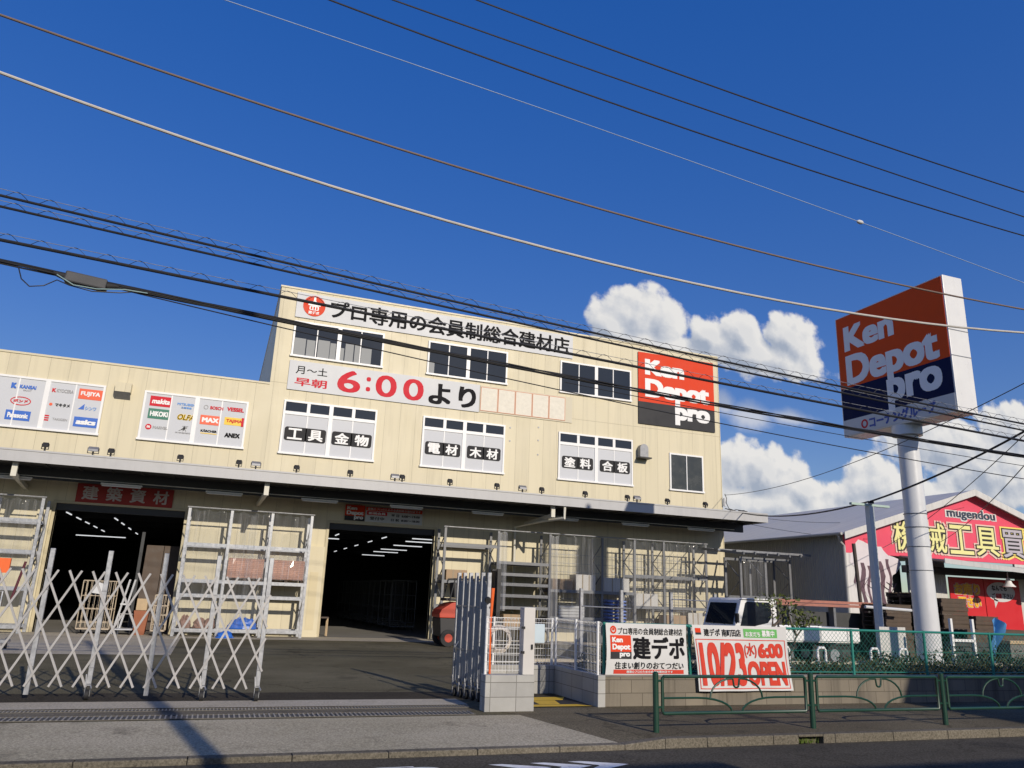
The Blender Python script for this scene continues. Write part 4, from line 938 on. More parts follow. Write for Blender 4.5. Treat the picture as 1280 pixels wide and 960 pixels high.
b2 = thing('back_wall', 'low grey block wall at the back of the yellow entrance floor', 'wall', (5.2,13.35,0))
MB().box(4.66, 5.843, 13.2, 13.32, 0, .47).build('blocks', newblock, b2, bevel=.006)
mesh_fence((5.91,11.55), (5.91,13.25), .48, 1.27, 'long white wire mesh fence on the wall beside the yellow floor', True, (.03,.85,1.68))
mesh_fence((4.7,13.26), (5.85,13.26), .48, 1.25, 'white wire mesh fence behind the pale blue box', True, (.02,1.13))
t = thing('meter_box', 'pale blue box hung on the wire mesh at the entrance', 'box', (5.4,13.15,.8))
MB().box(5.28, 5.62, 13.13, 13.23, .84, 1.16).build('box_body', M('pale blue', (.50,.60,.66), .45), t, bevel=.008)
MB().box(5.285, 5.3, 13.12, 13.131, .95, 1.02).build('latch', charcoal, t)
hc = MB()
for k in range(5): hc.tube([(4.17+(.15+.012*k)*math.cos(a*math.pi/12), 11.47+.012*k, .98+(.15+.012*k)*math.sin(a*math.pi/12)) for a in range(25)], .013, 6)
tag(hc.build('hose_coil', M('pale hose', (.55,.50,.44), .5), None, True, (4.17,11.47,.98)), 'coil of pale hose hung behind the small mesh panel', 'hose')
tag(MB().add([(4.7,11.56,.010),(5.82,11.56,.010),(5.82,12.7,.010),(4.7,12.7,.010)],[(0,1,2,3)]).build('entrance_mat', rubber, None, loc=(5.2,12,.010)), 'black base mat under the yellow entrance strips', 'mat')
for i, pts in enumerate((((4.70,11.58),(5.80,11.58),(5.62,11.80),(4.70,11.80)), ((4.70,12.28),(5.60,12.28),(5.80,12.66),(4.70,12.66)), ((5.0,11.82),(5.35,11.82),(5.45,12.26),(5.05,12.26)))):
    tag(MB().quad(*[(a,b,.0145) for a,b in pts]).build('yellow_plate', yellow, None, loc=(5,12,.0145)), 'yellow ribbed floor plate at the entrance, %s' % ('the one nearest the road','the far one by the back wall','the small one in the middle')[i], 'floor plate')

# ------------------------------------------------------------------ retaining wall, planting bed, chain-link fence, banners
rw_ = thing('retaining_wall', 'stained old concrete retaining wall under the green chain-link fence', 'wall', (14,11.63,0))
MB().box(5.98, 30, 11.56, 11.72, 0, .445).build('wall_face', oldblock, rw_)
MB().box(5.98, 30, 11.545, 11.735, .447, .475).build('wall_cap', M('old concrete cap', (.24,.225,.20), .9, var=.25, scale=5, dirt=.6, dirtcol=(.09,.085,.075)), rw_)
struct(MB().box(6.0, 30, 11.74, 15.2, .01, .36).build('planting_bed', soil))
struct(MB().box(6.0, 30, 15.2, 15.34, 0, .42).build('bed_edging', concrete))
cf = thing('chain_link_fence', 'green chain-link fence with teal posts on top of the stained wall', 'fence', (14,11.64,.475))
FX = [6.02,7.62,9.34,11.08,12.84,14.56,16.3,18.05,19.8]
for x in FX: MB().cyl((x,11.64,.475),(x,11.64,1.27),.027,n=10).build('post', teal, cf, True)
for z, nm in ((1.245,'top_rail'),(.52,'bottom_rail')): MB().cyl((6.02,11.64,z),(19.8,11.64,z),.021 if z > 1 else .009,n=8).build(nm, teal, cf, True)
MB().cyl((6.02,11.64,.88),(19.8,11.64,.88),.004,n=6).build('tension_wire', teal, cf)
m = MB(); pt = .088; hh = .70
x = 6.02-hh
while x < 19.8:
    for d in (1,-1):
        a0 = (x, .53) if d == 1 else (x+hh, .53); a1 = (x+hh, .53+hh) if d == 1 else (x, .53+hh)
        for (pa, pb) in ((a0, a1),):
            t0 = 0 if min(pa[0],pb[0]) >= 6.02 else (6.02-min(pa[0],pb[0]))/hh
            lo, hi = (pa, pb) if pa[0] < pb[0] else (pb, pa)
            if hi[0] <= 6.05 or hi[0] > 19.8: continue
            lo = (lo[0]+(hi[0]-lo[0])*t0, lo[1]+(hi[1]-lo[1])*t0)
            m.tube([(lo[0],11.637+.004*d,lo[1]),(hi[0],11.637+.004*d,hi[1])], .0032, 3, False)
    x += pt
m.build('chain_link', chain_m, cf)
def banner(name, label, x0, x1, z0, z1, y, warp, skew=0):
    t = thing(name, label, 'banner', ((x0+x1)/2, y, z0))
    def P(s, tt, d=0):
        u = (s-x0)/(x1-x0); v = (tt-z0)/(z1-z0)
        return (s+skew*(1-v)-.03*math.sin(v*3.1)*(u-.5), y-d-warp(u, v), tt)
    def sheet_(a, b, c, e, mat, nm, d, nx=26, nz=10):
        vs = [P(a+(b-a)*i/nx, c+(e-c)*j/nz, d) for j in range(nz+1) for i in range(nx+1)]
        return MB().add(vs, [(j*(nx+1)+i, j*(nx+1)+i+1, (j+1)*(nx+1)+i+1, (j+1)*(nx+1)+i) for j in range(nz) for i in range(nx)]).build(nm, mat, t, True)
    return t, P, sheet_
bw_ = M('banner white', (.62,.62,.61), .5, var=.03, scale=2, spec=.3)
wp = lambda u, v: .010*math.sin(u*9+v*2)+.008*math.sin(u*23+1)*(.4+v)+.012*math.sin(v*5)
t, P, sh = banner('store_banner', 'white banner with red square logo and big black lettering tied to the green fence', 6.0, 7.53, .47, 1.26, 11.56, wp)
sh(6.0, 7.53, .47, 1.26, bw_, 'banner_cloth', 0)
w_, h_ = 1.53, .79
bx = lambda f: 6.0+f*w_
bz = lambda f: 1.26-f*h_
sh(bx(.045), bx(.30), bz(.69), bz(.235), red, 'logo_patch', .004, 8, 5); sh(bx(.045), bx(.30), bz(.69), bz(.555), inkblack_panel, 'logo_patch', .006, 8, 3)
m = MB(); put_text(m,'Ken',bx(.065),bx(.20),bz(.375),bz(.27),lambda s,z,d=0:P(s,z,.009+d),.05); put_text(m,'Depot',bx(.065),bx(.285),bz(.545),bz(.40),lambda s,z,d=0:P(s,z,.009+d),.05); put_text(m,'pro',bx(.155),bx(.28),bz(.675),bz(.57),lambda s,z,d=0:P(s,z,.009+d),.05)
m.build('lettering', white, t)
m = MB(); put_text(m,'プロ専用の会員制総合建材店',bx(.15),bx(.95),bz(.22),bz(.085),lambda s,z,d=0:P(s,z,.006+d),.012); m.build('lettering', blacktext, t)
m = MB(); put_text(m,'建デポ',bx(.32),bx(.97),bz(.70),bz(.25),lambda s,z,d=0:P(s,z,.006+d),.035); m.build('lettering', blacktext, t)
m = MB(); put_text(m,'住まい創りのおてつだい',bx(.10),bx(.94),bz(.885),bz(.745),lambda s,z,d=0:P(s,z,.006+d),.02); m.build('lettering', blacktext, t)
sh(bx(.09), bx(.94), bz(.975), bz(.895), orange_red, 'logo_patch', .004, 16, 2)
m = MB(); put_text(m,'建築のプロのための会員制建材店です',bx(.24),bx(.80),bz(.96),bz(.91),lambda s,z,d=0:P(s,z,.008+d),.02); m.build('lettering', white, t)
m = MB(); ring(m, bx(.09), bz(.13), .062, .035, 0, 24); m.v = [P(a, c, .006) for a,b,c in m.v]; m.build('emblem', red, t)
m = MB(); m.add([P(a, c, .007) for a, c in disc(bx(.09), bz(.12), .022, 12)], [tuple(range(12))]); m.build('emblem', red, t)
wp2 = lambda u, v: .02*math.sin(u*5.5+1-v*1.5)*(1.2-v)+.012*math.sin(u*17+v*3)+.03*(1-v)*math.sin(u*3)
t, P2, sh = banner('opening_banner', 'white banner with big red opening date hanging over the fence', 7.58, 9.50, .23, 1.27, 11.50, wp2, .10)
w2, h2 = 1.92, 1.04
bx = lambda f: 7.58+f*w2
bz = lambda f: 1.27-f*h2
Q = lambda d0: (lambda s, z, d=0: P2(s, z, d0+d))
sh(7.58, 9.50, .23, 1.27, bw_, 'banner_cloth', 0, 34, 14)
fm = MB()
for (a, b, c, e) in ((.015,.975,.215,.228),(.015,.975,.955,.968),(.015,.022,.228,.955),(.968,.975,.228,.955)):
    n = 24; vs = [Q(.004)(bx(a+(b-a)*i/n), bz(c+(e-c)*j/8)) for j in range(9) for i in range(n+1)]
    fm.add(vs, [(j*(n+1)+i, j*(n+1)+i+1, (j+1)*(n+1)+i+1, (j+1)*(n+1)+i) for j in range(8) for i in range(n)])
fm.build('border_print', orange_red, t)
sh(bx(.025), bx(.085), bz(.15), bz(.05), red, 'logo_patch', .004, 4, 3); sh(bx(.025), bx(.085), bz(.15), bz(.118), inkblack_panel, 'logo_patch', .006, 4, 2)
m = MB(); put_text(m,'建デポ 南町田店',bx(.115),bx(.50),bz(.17),bz(.055),Q(.006),.022); m.build('lettering', blacktext, t)
gr = M('banner green', (.12,.42,.10), .6, var=.04)
sh(bx(.53), bx(.90), bz(.18), bz(.045), gr, 'logo_patch', .004, 10, 3)
m = MB(); put_text(m,'お友だち',bx(.545),bx(.70),bz(.165),bz(.085),Q(.008),.03); put_text(m,'募集中',bx(.72),bx(.87),bz(.165),bz(.06),Q(.008),.03); m.build('lettering', white, t)
m = MB(); put_text(m,'10/23',bx(.04),bx(.51),bz(.93),bz(.255),Q(.006),.045); put_text(m,'(水)',bx(.515),bx(.645),bz(.50),bz(.26),Q(.006),.03); put_text(m,'6:00',bx(.66),bx(.945),bz(.50),bz(.265),Q(.006),.055); put_text(m,'OPEN',bx(.525),bx(.95),bz(.93),bz(.54),Q(.006),.05)
m.build('lettering', orange_red, t)

# ------------------------------------------------------------------ guard pipe fence along the kerb
def guard(x0, x1, label, last=False):
    y = 9.3; t = thing('guard_fence', label, 'guard fence', ((x0+x1)/2, y, 0), 'green pipe guard fences along the kerb')
    MB().cyl((x0,y,.002),(x0,y,.72),.038,n=14).build('post', green_pipe, t, True)
    MB().cyl((x0,y,.721),(x0,y,.735),.034,.018,n=14).build('post_cap', green_pipe, t, True)
    a, b = x0+.10, x1-.10; w = b-a
    m = MB(); 
    m.tube([(a,y,.245),(a,y,.655),(a+.02,y,.675),(b-.02,y,.675),(b,y,.655),(b,y,.245),(b-.02,y,.225),(a+.02,y,.225),(a,y,.243)], .021, 8)
    for z in (.3,.62): m.tube([(x0+.02,y,z),(a,y,z)], .014, 6); m.tube([(b,y,z),(x1-.02,y,z)], .014, 6)
    m.build('frame', green_pipe, t, True)
    c = (a+b)/2; m = MB()
    arch = [(c-.42,y,.40)]+[(c-.42+.36*(1-math.cos(math.pi/2*k/6)),y,.40+.25*math.sin(math.pi/2*k/6)) for k in range(1,7)]
    arch += [(c-.05,y,.64),(c-.04,y,.57)]+[(c+.04*math.sin(q*math.pi/6-math.pi/2+.0),y,.57-.035*math.cos(q*math.pi/6-math.pi/2)) for q in range(1,6)]+[(c+.04,y,.57),(c+.05,y,.64)]
    arch += [(c+.42-.36*(1-math.cos(math.pi/2*k/6)),y,.40+.25*math.sin(math.pi/2*k/6)) for k in range(6,0,-1)]+[(c+.42,y,.40)]
    m.tube(arch, .013, 6); m.build('arch', green_pipe, t, True)
    m = MB()
    for s in (1,-1):
        e = a if s == 1 else b
        pts = [(e,y,.41),(c-s*.62,y,.41)]+[(c-s*.62+s*.54*math.sin(math.pi/2*k/6),y,.23+.18*math.cos(math.pi/2*k/6)) for k in range(1,7)]
        m.tube(pts, .014, 6)
    m.build('mid_rail', green_pipe, t, True)
    if last: MB().cyl((x1,y,.002),(x1,y,.72),.038,n=14).build('post', green_pipe, t, True)
guard(5.56, 8.06, 'green pipe guard fence section in front of the two banners')
guard(8.06, 10.52, 'green pipe guard fence section in front of the stained wall, between the other two')
guard(10.52, 13.0, 'green pipe guard fence section at the right edge in the shade')
guard(13.0, 15.5, 'green pipe guard fence section continuing past the shaded one', True)

# ------------------------------------------------------------------ plants
def leaf_cloud(mb, c, r, n, size, rw, flat=1.0):
    for _ in range(n):
        while True:
            p = Vector((rw.uniform(-1,1), rw.uniform(-1,1), rw.uniform(-1,1)))
            if p.length < 1: break
        q = Vector(c)+Vector((p.x*r[0], p.y*r[1], p.z*r[2]))
        a = Vector((rw.gauss(0,1), rw.gauss(0,1), rw.gauss(0,1)*flat)).normalized(); b = a.orthogonal().normalized()
        b = (b*math.cos(rw.random()*6)+a.cross(b)*math.sin(rw.random()*6)).normalized(); s = size*rw.uniform(.6,1.4)
        mb.add([q-a*s, q-b*s*.45, q+a*s, q+b*s*.45], [(0,1,2,3)])
rw = random.Random(5); m = MB()
for i in range(520):
    x = rw.uniform(6.1, 22); y = rw.uniform(11.85, 13.1); k = .75+.5*math.sin(x*2.1)+rw.uniform(-.2,.2)
    leaf_cloud(m, (x, y, .43+.06*k), (.22,.22,.15+.14*max(0,k)), 40, .034, rw)
tag(m.build('hedge', leaf_d, None, False, (14,12.4,.37)), kind='stuff')
rw = random.Random(9)
tr = thing('young_tree', 'small crooked tree with thin forked trunk and sparse yellow-green leaves behind the fence', 'tree', (10.3,12.45,.37))
m = MB(); br = [[(10.28,12.45,.37),(10.20,12.45,.62),(10.22,12.46,.85),(10.06,12.46,1.05),(9.98,12.46,1.22),(10.02,12.47,1.42),(9.95,12.48,1.66)],
  [(10.22,12.45,.62),(10.42,12.44,.85),(10.48,12.42,1.05),(10.64,12.4,1.24),(10.72,12.4,1.42)], [(10.0,12.46,1.24),(10.3,12.5,1.45),(10.45,12.52,1.7)], [(10.5,12.42,1.1),(10.38,12.4,1.3),(10.32,12.38,1.5)], [(10.64,12.4,1.24),(10.92,12.42,1.36)]]
for b_ in br: m.tube(b_, [.026-.018*i/(len(b_)-1) for i in range(len(b_))], 7)
m.build('trunk', bark, tr, True)
m = MB()
for c, r, n in (((9.92,12.46,1.72),(.30,.3,.14),60),((10.35,12.5,1.72),(.34,.3,.14),66),((10.5,12.45,1.52),(.26,.25,.14),50),((10.75,12.4,1.46),(.22,.2,.14),60),((10.2,12.5,1.5),(.24,.2,.16),45),((10.95,12.42,1.36),(.16,.15,.1),40),((10.4,12.42,1.28),(.2,.16,.12),55),((10.62,12.4,1.3),(.16,.16,.12),40)): leaf_cloud(m, c, r, n, .038, rw)
m.build('crown', leaf_y, tr)
m = MB(); st = MB()
for i in range(9):
    x = 14.6+.42*i; leaf_cloud(m, (x,13.2,.62+.06*(i%3)), (.26,.3,.2), 120, .035, rw)
tag(m.build('shrub_row', leaf_d, None, False, (16,13.2,.36)), kind='stuff')
# white hoops, ladder like plank stack and pale panel behind the fence
hx = [10.98, 11.9, 13.3, 14.1]
hl = ['white steel hoop behind the fence by the crooked tree trunk','white steel hoop behind the fence, second from the crooked tree','white steel hoop behind the fence just right of the pale green pole','white steel hoop behind the fence just left of the big white pole']
for x, lb in zip(hx, hl):
    mm = MB(); mm.tube([(x-.10,13.35,.362),(x-.10,13.35,.78),(x-.07,13.35,.83),(x+.07,13.35,.83),(x+.10,13.35,.78),(x+.10,13.35,.362)], .028, 8)
    tag(mm.build('hoop_barrier', white, None, True, (x,13.35,.362)), lb, 'hoop', 'white hoops in the planting bed')
t = thing('plank_rack', 'white framed rack of dark planks standing behind the fence right of the white pole', 'rack', (16,13.5,.36))
for x in (15.72, 16.38): MB().box(x-.03,x+.03,13.46,13.52,.362,1.5).build('upright', white, t)
MB().box(15.75,16.35,13.47,13.51,1.0,1.06).build('crossbar', white, t)
m = MB()
for k in range(6): m.box(15.78,16.9,13.53,13.75,.40+.1*k,.48+.1*k)
m.build('planks', M('dark plank', (.06,.06,.062), .8, var=.25), t)
tag(MB().box(14.75, 15.55, 14.6, 14.64, .362, 1.25).build('pale_panel', shed_white, None, loc=(15.1,14.6,.362)), 'pale ribbed panel standing behind the fence right of the white pole', 'panel')

# ------------------------------------------------------------------ tall pylon sign
py = thing('pylon_sign', 'tall white pole carrying a huge red and navy box sign', 'pylon sign', (17.13,15.4,.36))
PX0, PX1, PY0, PY1, PZ0, PZ1 = 16.79, 17.47, 13.5, 17.31, 6.46, 10.13
MB().tube([(17.13,15.4,.362),(17.13,15.4,2.2),(17.13,15.4,3.0),(17.13,15.4,6.2)], [.30,.285,.275,.26], 28).build('pole', M('pole white', (.66,.67,.68), .35, var=.05, streak=.2, dirtcol=(.38,.37,.35)), py, True)
cl = MB()
for z in (2.65,3.25,3.75,4.1): cl.tube([(17.13+.283*math.cos(a*math.pi/14),15.4+.283*math.sin(a*math.pi/14),z) for a in range(29)], .010, 6)
cl.build('pole_band', galv_d, py, True)
MB().cyl((17.13,15.4,6.2),(17.13,15.4,PZ0-.004),.38,n=28).build('pole_collar', M('pole white', (1,1,1)), py, True)
MB().box(PX0, PX1, PY0, PY1, PZ0, PZ1).build('sign_box', M('pylon box', (.70,.70,.69), .35, var=.03, streak=.12, dirtcol=(.45,.43,.38)), py, bevel=.015)
sm = MB()  # dark strips paint the overhead wires' shadows across the sign box
for f in (.41, .60): sm.box(PX0-.004, PX1+.004, PY0-.006, PY0-.0005, PZ1-(PZ1-PZ0)*f-.012, PZ1-(PZ1-PZ0)*f+.012)
for f in (.41, .60): sm.box(PX1+.0005, PX1+.006, PY0, PY1, PZ1-(PZ1-PZ0)*f-.012, PZ1-(PZ1-PZ0)*f+.012)
sm.build('wire_shadow_line', galv_d, py)
MB().box(PX0+.1, PX1-.1, PY0-.012, PY0-.002, PZ1-.45, PZ1-.35).build('maker_plate', M('off white steel', (1,1,1)), py) if False else None
def pylon_face(x, sgn):
    # sgn -1: the face seen from the street's left; the text runs towards the road
    H = PZ1-PZ0; Lg = PY1-PY0
    Yf = lambda f: PY1-f*Lg if sgn < 0 else PY0+f*Lg
    Zf = lambda f: PZ1-f*H
    def slab(f0, f1, g0, g1, mat, nm, d):
        a, b = sorted((Yf(f0), Yf(f1))); xa, xb = sorted((x+sgn*.0005, x+sgn*d)); MB().box(xa, xb, a, b, Zf(g1), Zf(g0)).build(nm, mat, py)
    slab(.012, .988, .01, .61, M('pylon red', (.72,.085,.018), .6, var=.05, spec=.08), 'face_panel', .012); slab(.012, .988, .61, .868, M('pylon deep navy', (.006,.013,.06), .6, spec=.08), 'face_panel', .012); slab(.012, .988, .868, .99, sign_white, 'face_panel', .012)
    pl = lambda s, tt, d=0: (x+sgn*(.014+d), Yf(s), Zf(1-tt))
    m = MB(); put_text(m,'Ken',.08,.56,1-.315,1-.10,pl,.045); put_text(m,'Depot',.08,.915,1-.67,1-.345,pl,.045); put_text(m,'pro',.45,.915,1-.89,1-.635,pl,.045)
    m.build('lettering', M('pylon lettering', (.84,.84,.86), .6, var=.02, spec=.1), py)
    m = MB(); put_text(m,'コーナングループ',.26,.84,1-.975,1-.885,pl,.05, 0); m.build('lettering', M('group navy', (.02,.07,.36), .45, var=.03), py)
    m = MB(); rn = [pl(.215+.033*math.cos(2*math.pi*i/20), .07+.036*math.sin(2*math.pi*i/20)) for i in range(20)]+[pl(.215+.018*math.cos(2*math.pi*i/20), .07+.022*math.sin(2*math.pi*i/20)) for i in range(20)]
    m.add(rn, [(i,(i+1)%20,(i+1)%20+20,i+20) for i in range(20)]); m.build('lettering', redtext, py)
pylon_face(PX0, -1); pylon_face(PX1, 1)

# teal T pole
t = thing('line_pole', 'slim pale green square pole with a short crossbar, standing left of the white pole', 'pole', (15.2,15.0,.36))
tp = M('pale green paint', (.40,.52,.46), .5, var=.08)
MB().box(15.10, 15.24, 14.93, 15.07, .362, 4.12).build('post', M('pale post', (.60,.62,.62), .45, var=.08), t)
MB().box(15.243, 15.256, 14.94, 15.06, 1.75, 4.12).build('post_cover', tp, t)
MB().box(14.58, 15.80, 14.96, 15.04, 4.125, 4.18).build('crossbar', tp, t)
MB().box(15.1,15.24,14.9,14.96,4.185,4.24).build('cable_clamp', charcoal, t)

# ------------------------------------------------------------------ white light truck
tk = thing('light_truck', 'white flatbed light truck facing left behind the banners', 'truck', (16,19.6,0))
ty0, ty1 = 18.8, 20.35
prof = [(13.80,.42),(13.76,.78),(13.80,1.02),(14.04,1.76),(14.10,1.82),(15.18,1.82),(15.24,1.78),(15.26,.42)]
MB().prism(prof, 'xz', ty0, ty1).build('cab', truck_w, tk, bevel=.012)
sg = MB(); sg.prism([(13.98,1.05),(14.17,1.68),(14.22,1.72),(14.98,1.72),(15.05,1.66),(15.05,1.30),(14.92,1.16),(14.3,1.03)], 'xz', ty0-.006, ty0-.001); sg.build('side_window', glass, tk)
wl = [(13.815,1.10),(14.005,1.68)]
MB().add([(wl[0][0]-.012,ty0+.1,wl[0][1]),(wl[0][0]-.012,ty1-.1,wl[0][1]),(wl[1][0]-.012,ty1-.14,wl[1][1]),(wl[1][0]-.012,ty0+.14,wl[1][1])],[(0,1,2,3)]).build('windscreen', glass, tk)
dl = MB()
for (a, b, c, d) in ((13.95,.50,13.965,1.03),(15.10,.5,15.112,1.74)): dl.box(a, c, ty0-.005, ty0-.001, b, d)
dl.build('door_gap', charcoal, tk)
MB().box(14.82,14.98,ty0-.02,ty0-.003,.93,.97).build('door_handle', charcoal, tk)
MB().prism(rrect(14.36,14.74,.86,.97,.02), 'xz', ty0-.006, ty0-.002).build('door_sticker', redtext, tk)
MB().box(13.68,13.755,ty0-.02,ty1+.02,.40,.62).build('bumper', M('bumper grey', (.12,.12,.125), .5), tk, bevel=.015)
for y in (ty0+.12, ty1-.38): MB().box(13.735,13.775,y,y+.26,.66,.82).build('headlight', M('lamp glass', (.55,.56,.58), .1, spec=.8), tk)
MB().tube([(13.8,ty0-.01,1.2),(13.74,ty0-.14,1.25),(13.74,ty0-.16,1.12)], .014, 6).build('mirror_arm', charcoal, tk, True)
MB().box(13.71,13.77,ty0-.26,ty0-.12,1.15,1.4).build('mirror', charcoal, tk, bevel=.015)
MB().box(15.36, 18.2, ty0+.05, ty1-.05, .66, .74).build('bed_floor', truck_w, tk)
for y in (ty0, ty1-.03): MB().box(15.34, 18.22, y, y+.03, .70, 1.08).build('side_gate', truck_w, tk, bevel=.006)
MB().box(18.19, 18.22, ty0+.032, ty1-.032, .70, 1.08).build('tail_gate', truck_w, tk, bevel=.006)
hb = MB()
for y in (ty0+.03, (ty0+ty1)/2, ty1-.07): hb.box(15.30, 15.34, y, y+.04, .70, 1.62)
for z in (.95, 1.2, 1.58): hb.box(15.30, 15.34, ty0+.075, ty1-.075, z, z+.035)
hb.build('head_frame', charcoal, tk)
wp_ = MB(); wp_.tube([(13.80,ty0+.5,1.09),(13.86,ty0+.75,1.28)], .01, 5); wp_.tube([(13.80,ty0+1.0,1.09),(13.86,ty0+1.25,1.28)], .01, 5); wp_.build('wiper', rubber, tk)
MB().box(13.985, 15.15, ty0-.012, ty0-.002, 1.765, 1.785).build('drip_rail', charcoal, tk)
MB().box(14.05, 14.12, ty0-.014, ty0-.002, .84, .90).build('indicator', M('amber beacon', (.75,.30,.02), .25), tk)
g = MB()
for x in (15.8,16.78,17.76): g.box(x-.02,x+.02,ty0-.012,ty0-.002,.72,1.07)
g.build('gate_latch', M('gate grey', (.5,.5,.5), .5), tk)
for y in (ty0+.25, ty1-.33): MB().box(13.9, 18.1, y, y+.08, .46, .6).build('chassis_rail', charcoal, tk)
for x in (14.35, 17.3):
    for y in (ty0+.06, ty1-.24):
        wh = MB().cyl((x,y,.31),(x,y+.18,.31),.30,n=24).build('wheel', rubber, tk, True)
        MB().cyl((x,y-.006,.31),(x,y+.02,.31),.17,n=20).build('rim', galv, wh, True)

# ------------------------------------------------------------------ forklift behind the folded gate
fk = thing('forklift', 'red and black forklift parked in front of the open shelves', 'forklift', (8.0,25.4,0))
fr_ = M('forklift red', (.50,.06,.03), .4, var=.05); fb = M('forklift black', (.02,.02,.022), .5)
MB().prism([(6.98,.88),(6.97,1.0),(7.04,1.14),(7.35,1.34),(7.6,1.39),(7.74,1.0),(7.74,.88)], 'xz', 24.9, 25.9).build('counterweight', fr_, fk, bevel=.02)
MB().prism([(7.05,.3),(7.0,.87),(7.74,.87),(7.74,.3)], 'xz', 24.93, 25.87).build('rear_body', fb, fk, bevel=.02)
MB().prism([(7.76,.3),(7.76,.9),(8.5,.75),(8.75,.98),(8.85,.98),(8.85,.3)], 'xz', 24.95, 25.85).build('chassis', fb, fk, bevel=.03)
MB().box(7.2,7.95,25.05,25.75,1.41,1.5).build('bonnet', fb, fk, bevel=.03)
m = MB(); m.prism([(7.5,1.51),(7.95,1.51),(7.95,1.6),(7.66,1.6),(7.58,2.0),(7.46,2.0)], 'xz', 25.15, 25.65); m.build('seat', fb, fk, bevel=.03)
for y in (24.97, 25.79):
    MB().tube([(7.3,y,1.4),(7.45,y,2.1),(8.35,y,2.12),(8.7,y,1.0)], .03, 8).build('guard_pillar', fb, fk, True)
og = MB()
for y in (24.97,25.2,25.4,25.6,25.79): og.bar((7.45,y,2.12),(8.35,y,2.14),.04,.03)
og.build('overhead_guard', fb, fk)
for y in (25.05,25.6): MB().box(8.95,9.08,y,y+.12,.12,2.5).build('mast_rail', fb, fk)
ms = MB(); ms.box(8.96,9.05,25.19,25.58,2.35,2.45); ms.box(8.96,9.05,25.19,25.58,1.2,1.35); ms.box(8.93,8.96,25.2,25.57,.5,2.4); ms.build('mast_crossbar', fb, fk)
MB().box(9.1,9.16,24.98,25.85,.35,.8).build('fork_carriage', fb, fk)
for y in (25.1,25.6): MB().box(9.165,10.1,y,y+.1,.10,.14).build('fork_blade', fb, fk)
MB().cyl((7.75,25.0,2.16),(7.75,25.0,2.3),.06,n=14).build('beacon', M('amber beacon', (.75,.30,.02), .25), fk, True)
MB().box(7.66,7.84,24.92,25.0,1.85,2.05).build('work_lamp', sign_white, fk)
for x, r in ((7.3,.26),(8.55,.32)):
    for y in (24.86, 25.72):
        wh = MB().cyl((x,y,r+.005),(x,y+.2,r+.005),r,n=20).build('wheel', rubber, fk, True)
        MB().cyl((x,y-.005,r+.005),(x,y+.02,r+.005),r*.5,n=16).build('rim', fr_, wh, True)
# galvanised guard posts in the yard
for i, (x, lb) in enumerate(((9.63,'galvanised yard post seen above the white mesh fence'),(10.88,'galvanised yard post behind the left edge of the first banner'),(12.5,'galvanised yard post behind the right half of the first banner'),(14.0,'galvanised yard post in front of the truck cab'))):
    t = thing('guide_post', lb, 'post', (x,21.5,0), 'galvanised posts in the yard')
    MB().box(x*1.075-.045,x*1.075+.045,21.45,21.55,.006,1.93).build('post_body', galv, t)
    MB().box(x*1.075-.12,x*1.075+.12,21.4,21.6,0,.02).build('base_plate', galv_d, t)
tag(MB().tube([(10.35,21.44,1.42),(12.0,21.44,1.40)], .018, 6).build('loose_rail', galv, None, True, (11,21.44,1.4)), 'thin rail joining the first two yard posts', 'rail')
tag(MB().tube([(13.44,21.44,1.72),(15.05,21.44,1.70)], .018, 6).build('loose_rail', galv, None, True, (14,21.44,1.7)), 'thin rail joining the last two yard posts', 'rail')
tag(MB().box(9.3, 10.0, 25.2, 25.8, .006, 1.25).build('carton_stack', M('kraft carton', (.36,.24,.14), .7, var=.15), None, loc=(9.6,25.5,.006), bevel=.02), 'brown carton block behind the off-white gate post', 'carton') if False else None
# dark frame racks beside the right corner of the warehouse
def frame_rack(name, label, x0, x1, y0, y1, z, cols, lev):
    t = thing(name, label, 'rack', ((x0+x1)/2, (y0+y1)/2, 0))
    for i in range(cols+1):
        x = x0+(x1-x0)*i/cols
        for y in (y0, y1): MB().box(x-.05,x+.05,y-.04,y+.04,.002,z).build('upright', rack_grey, t)
        b = MB(); n = 4
        for j in range(n): b.bar((x,y0 if j%2 else y1,.3+(z-.4)*j/n),(x,y1 if j%2 else y0,.3+(z-.4)*(j+1)/n),.03,.03)
        b.build('brace', rack_grey, t)
    for l in lev:
        for y in (y0, y1): MB().box(x0+.05,x1-.05,y-.03,y+.03,l-.05,l+.05).build('beam', rack_grey, t)
    return t
fr1 = frame_rack('steel_rack', 'dark steel rack with slanted arms on top beside the warehouse corner', 19.6, 22.0, 26.2, 27.2, 3.5, 2, (3.45,1.95,1.0))
b = MB()
for i in range(6): b.bar((19.2+.55*i, 25.4, 3.58+.03*(i%2)), (18.9+.6*i, 28.0, 3.86), .06, .1)
for y in (25.5, 26.7, 27.8): b.bar((18.9,y,3.66+.08*(y-25.5)),(22.5,y,3.66+.08*(y-25.5)),.06,.08)
b.build('top_arm', galv_d, fr1)
rack_curtain(fr1, 19.65, 20.75, 26.15, .3, 3.4, 61, .05)

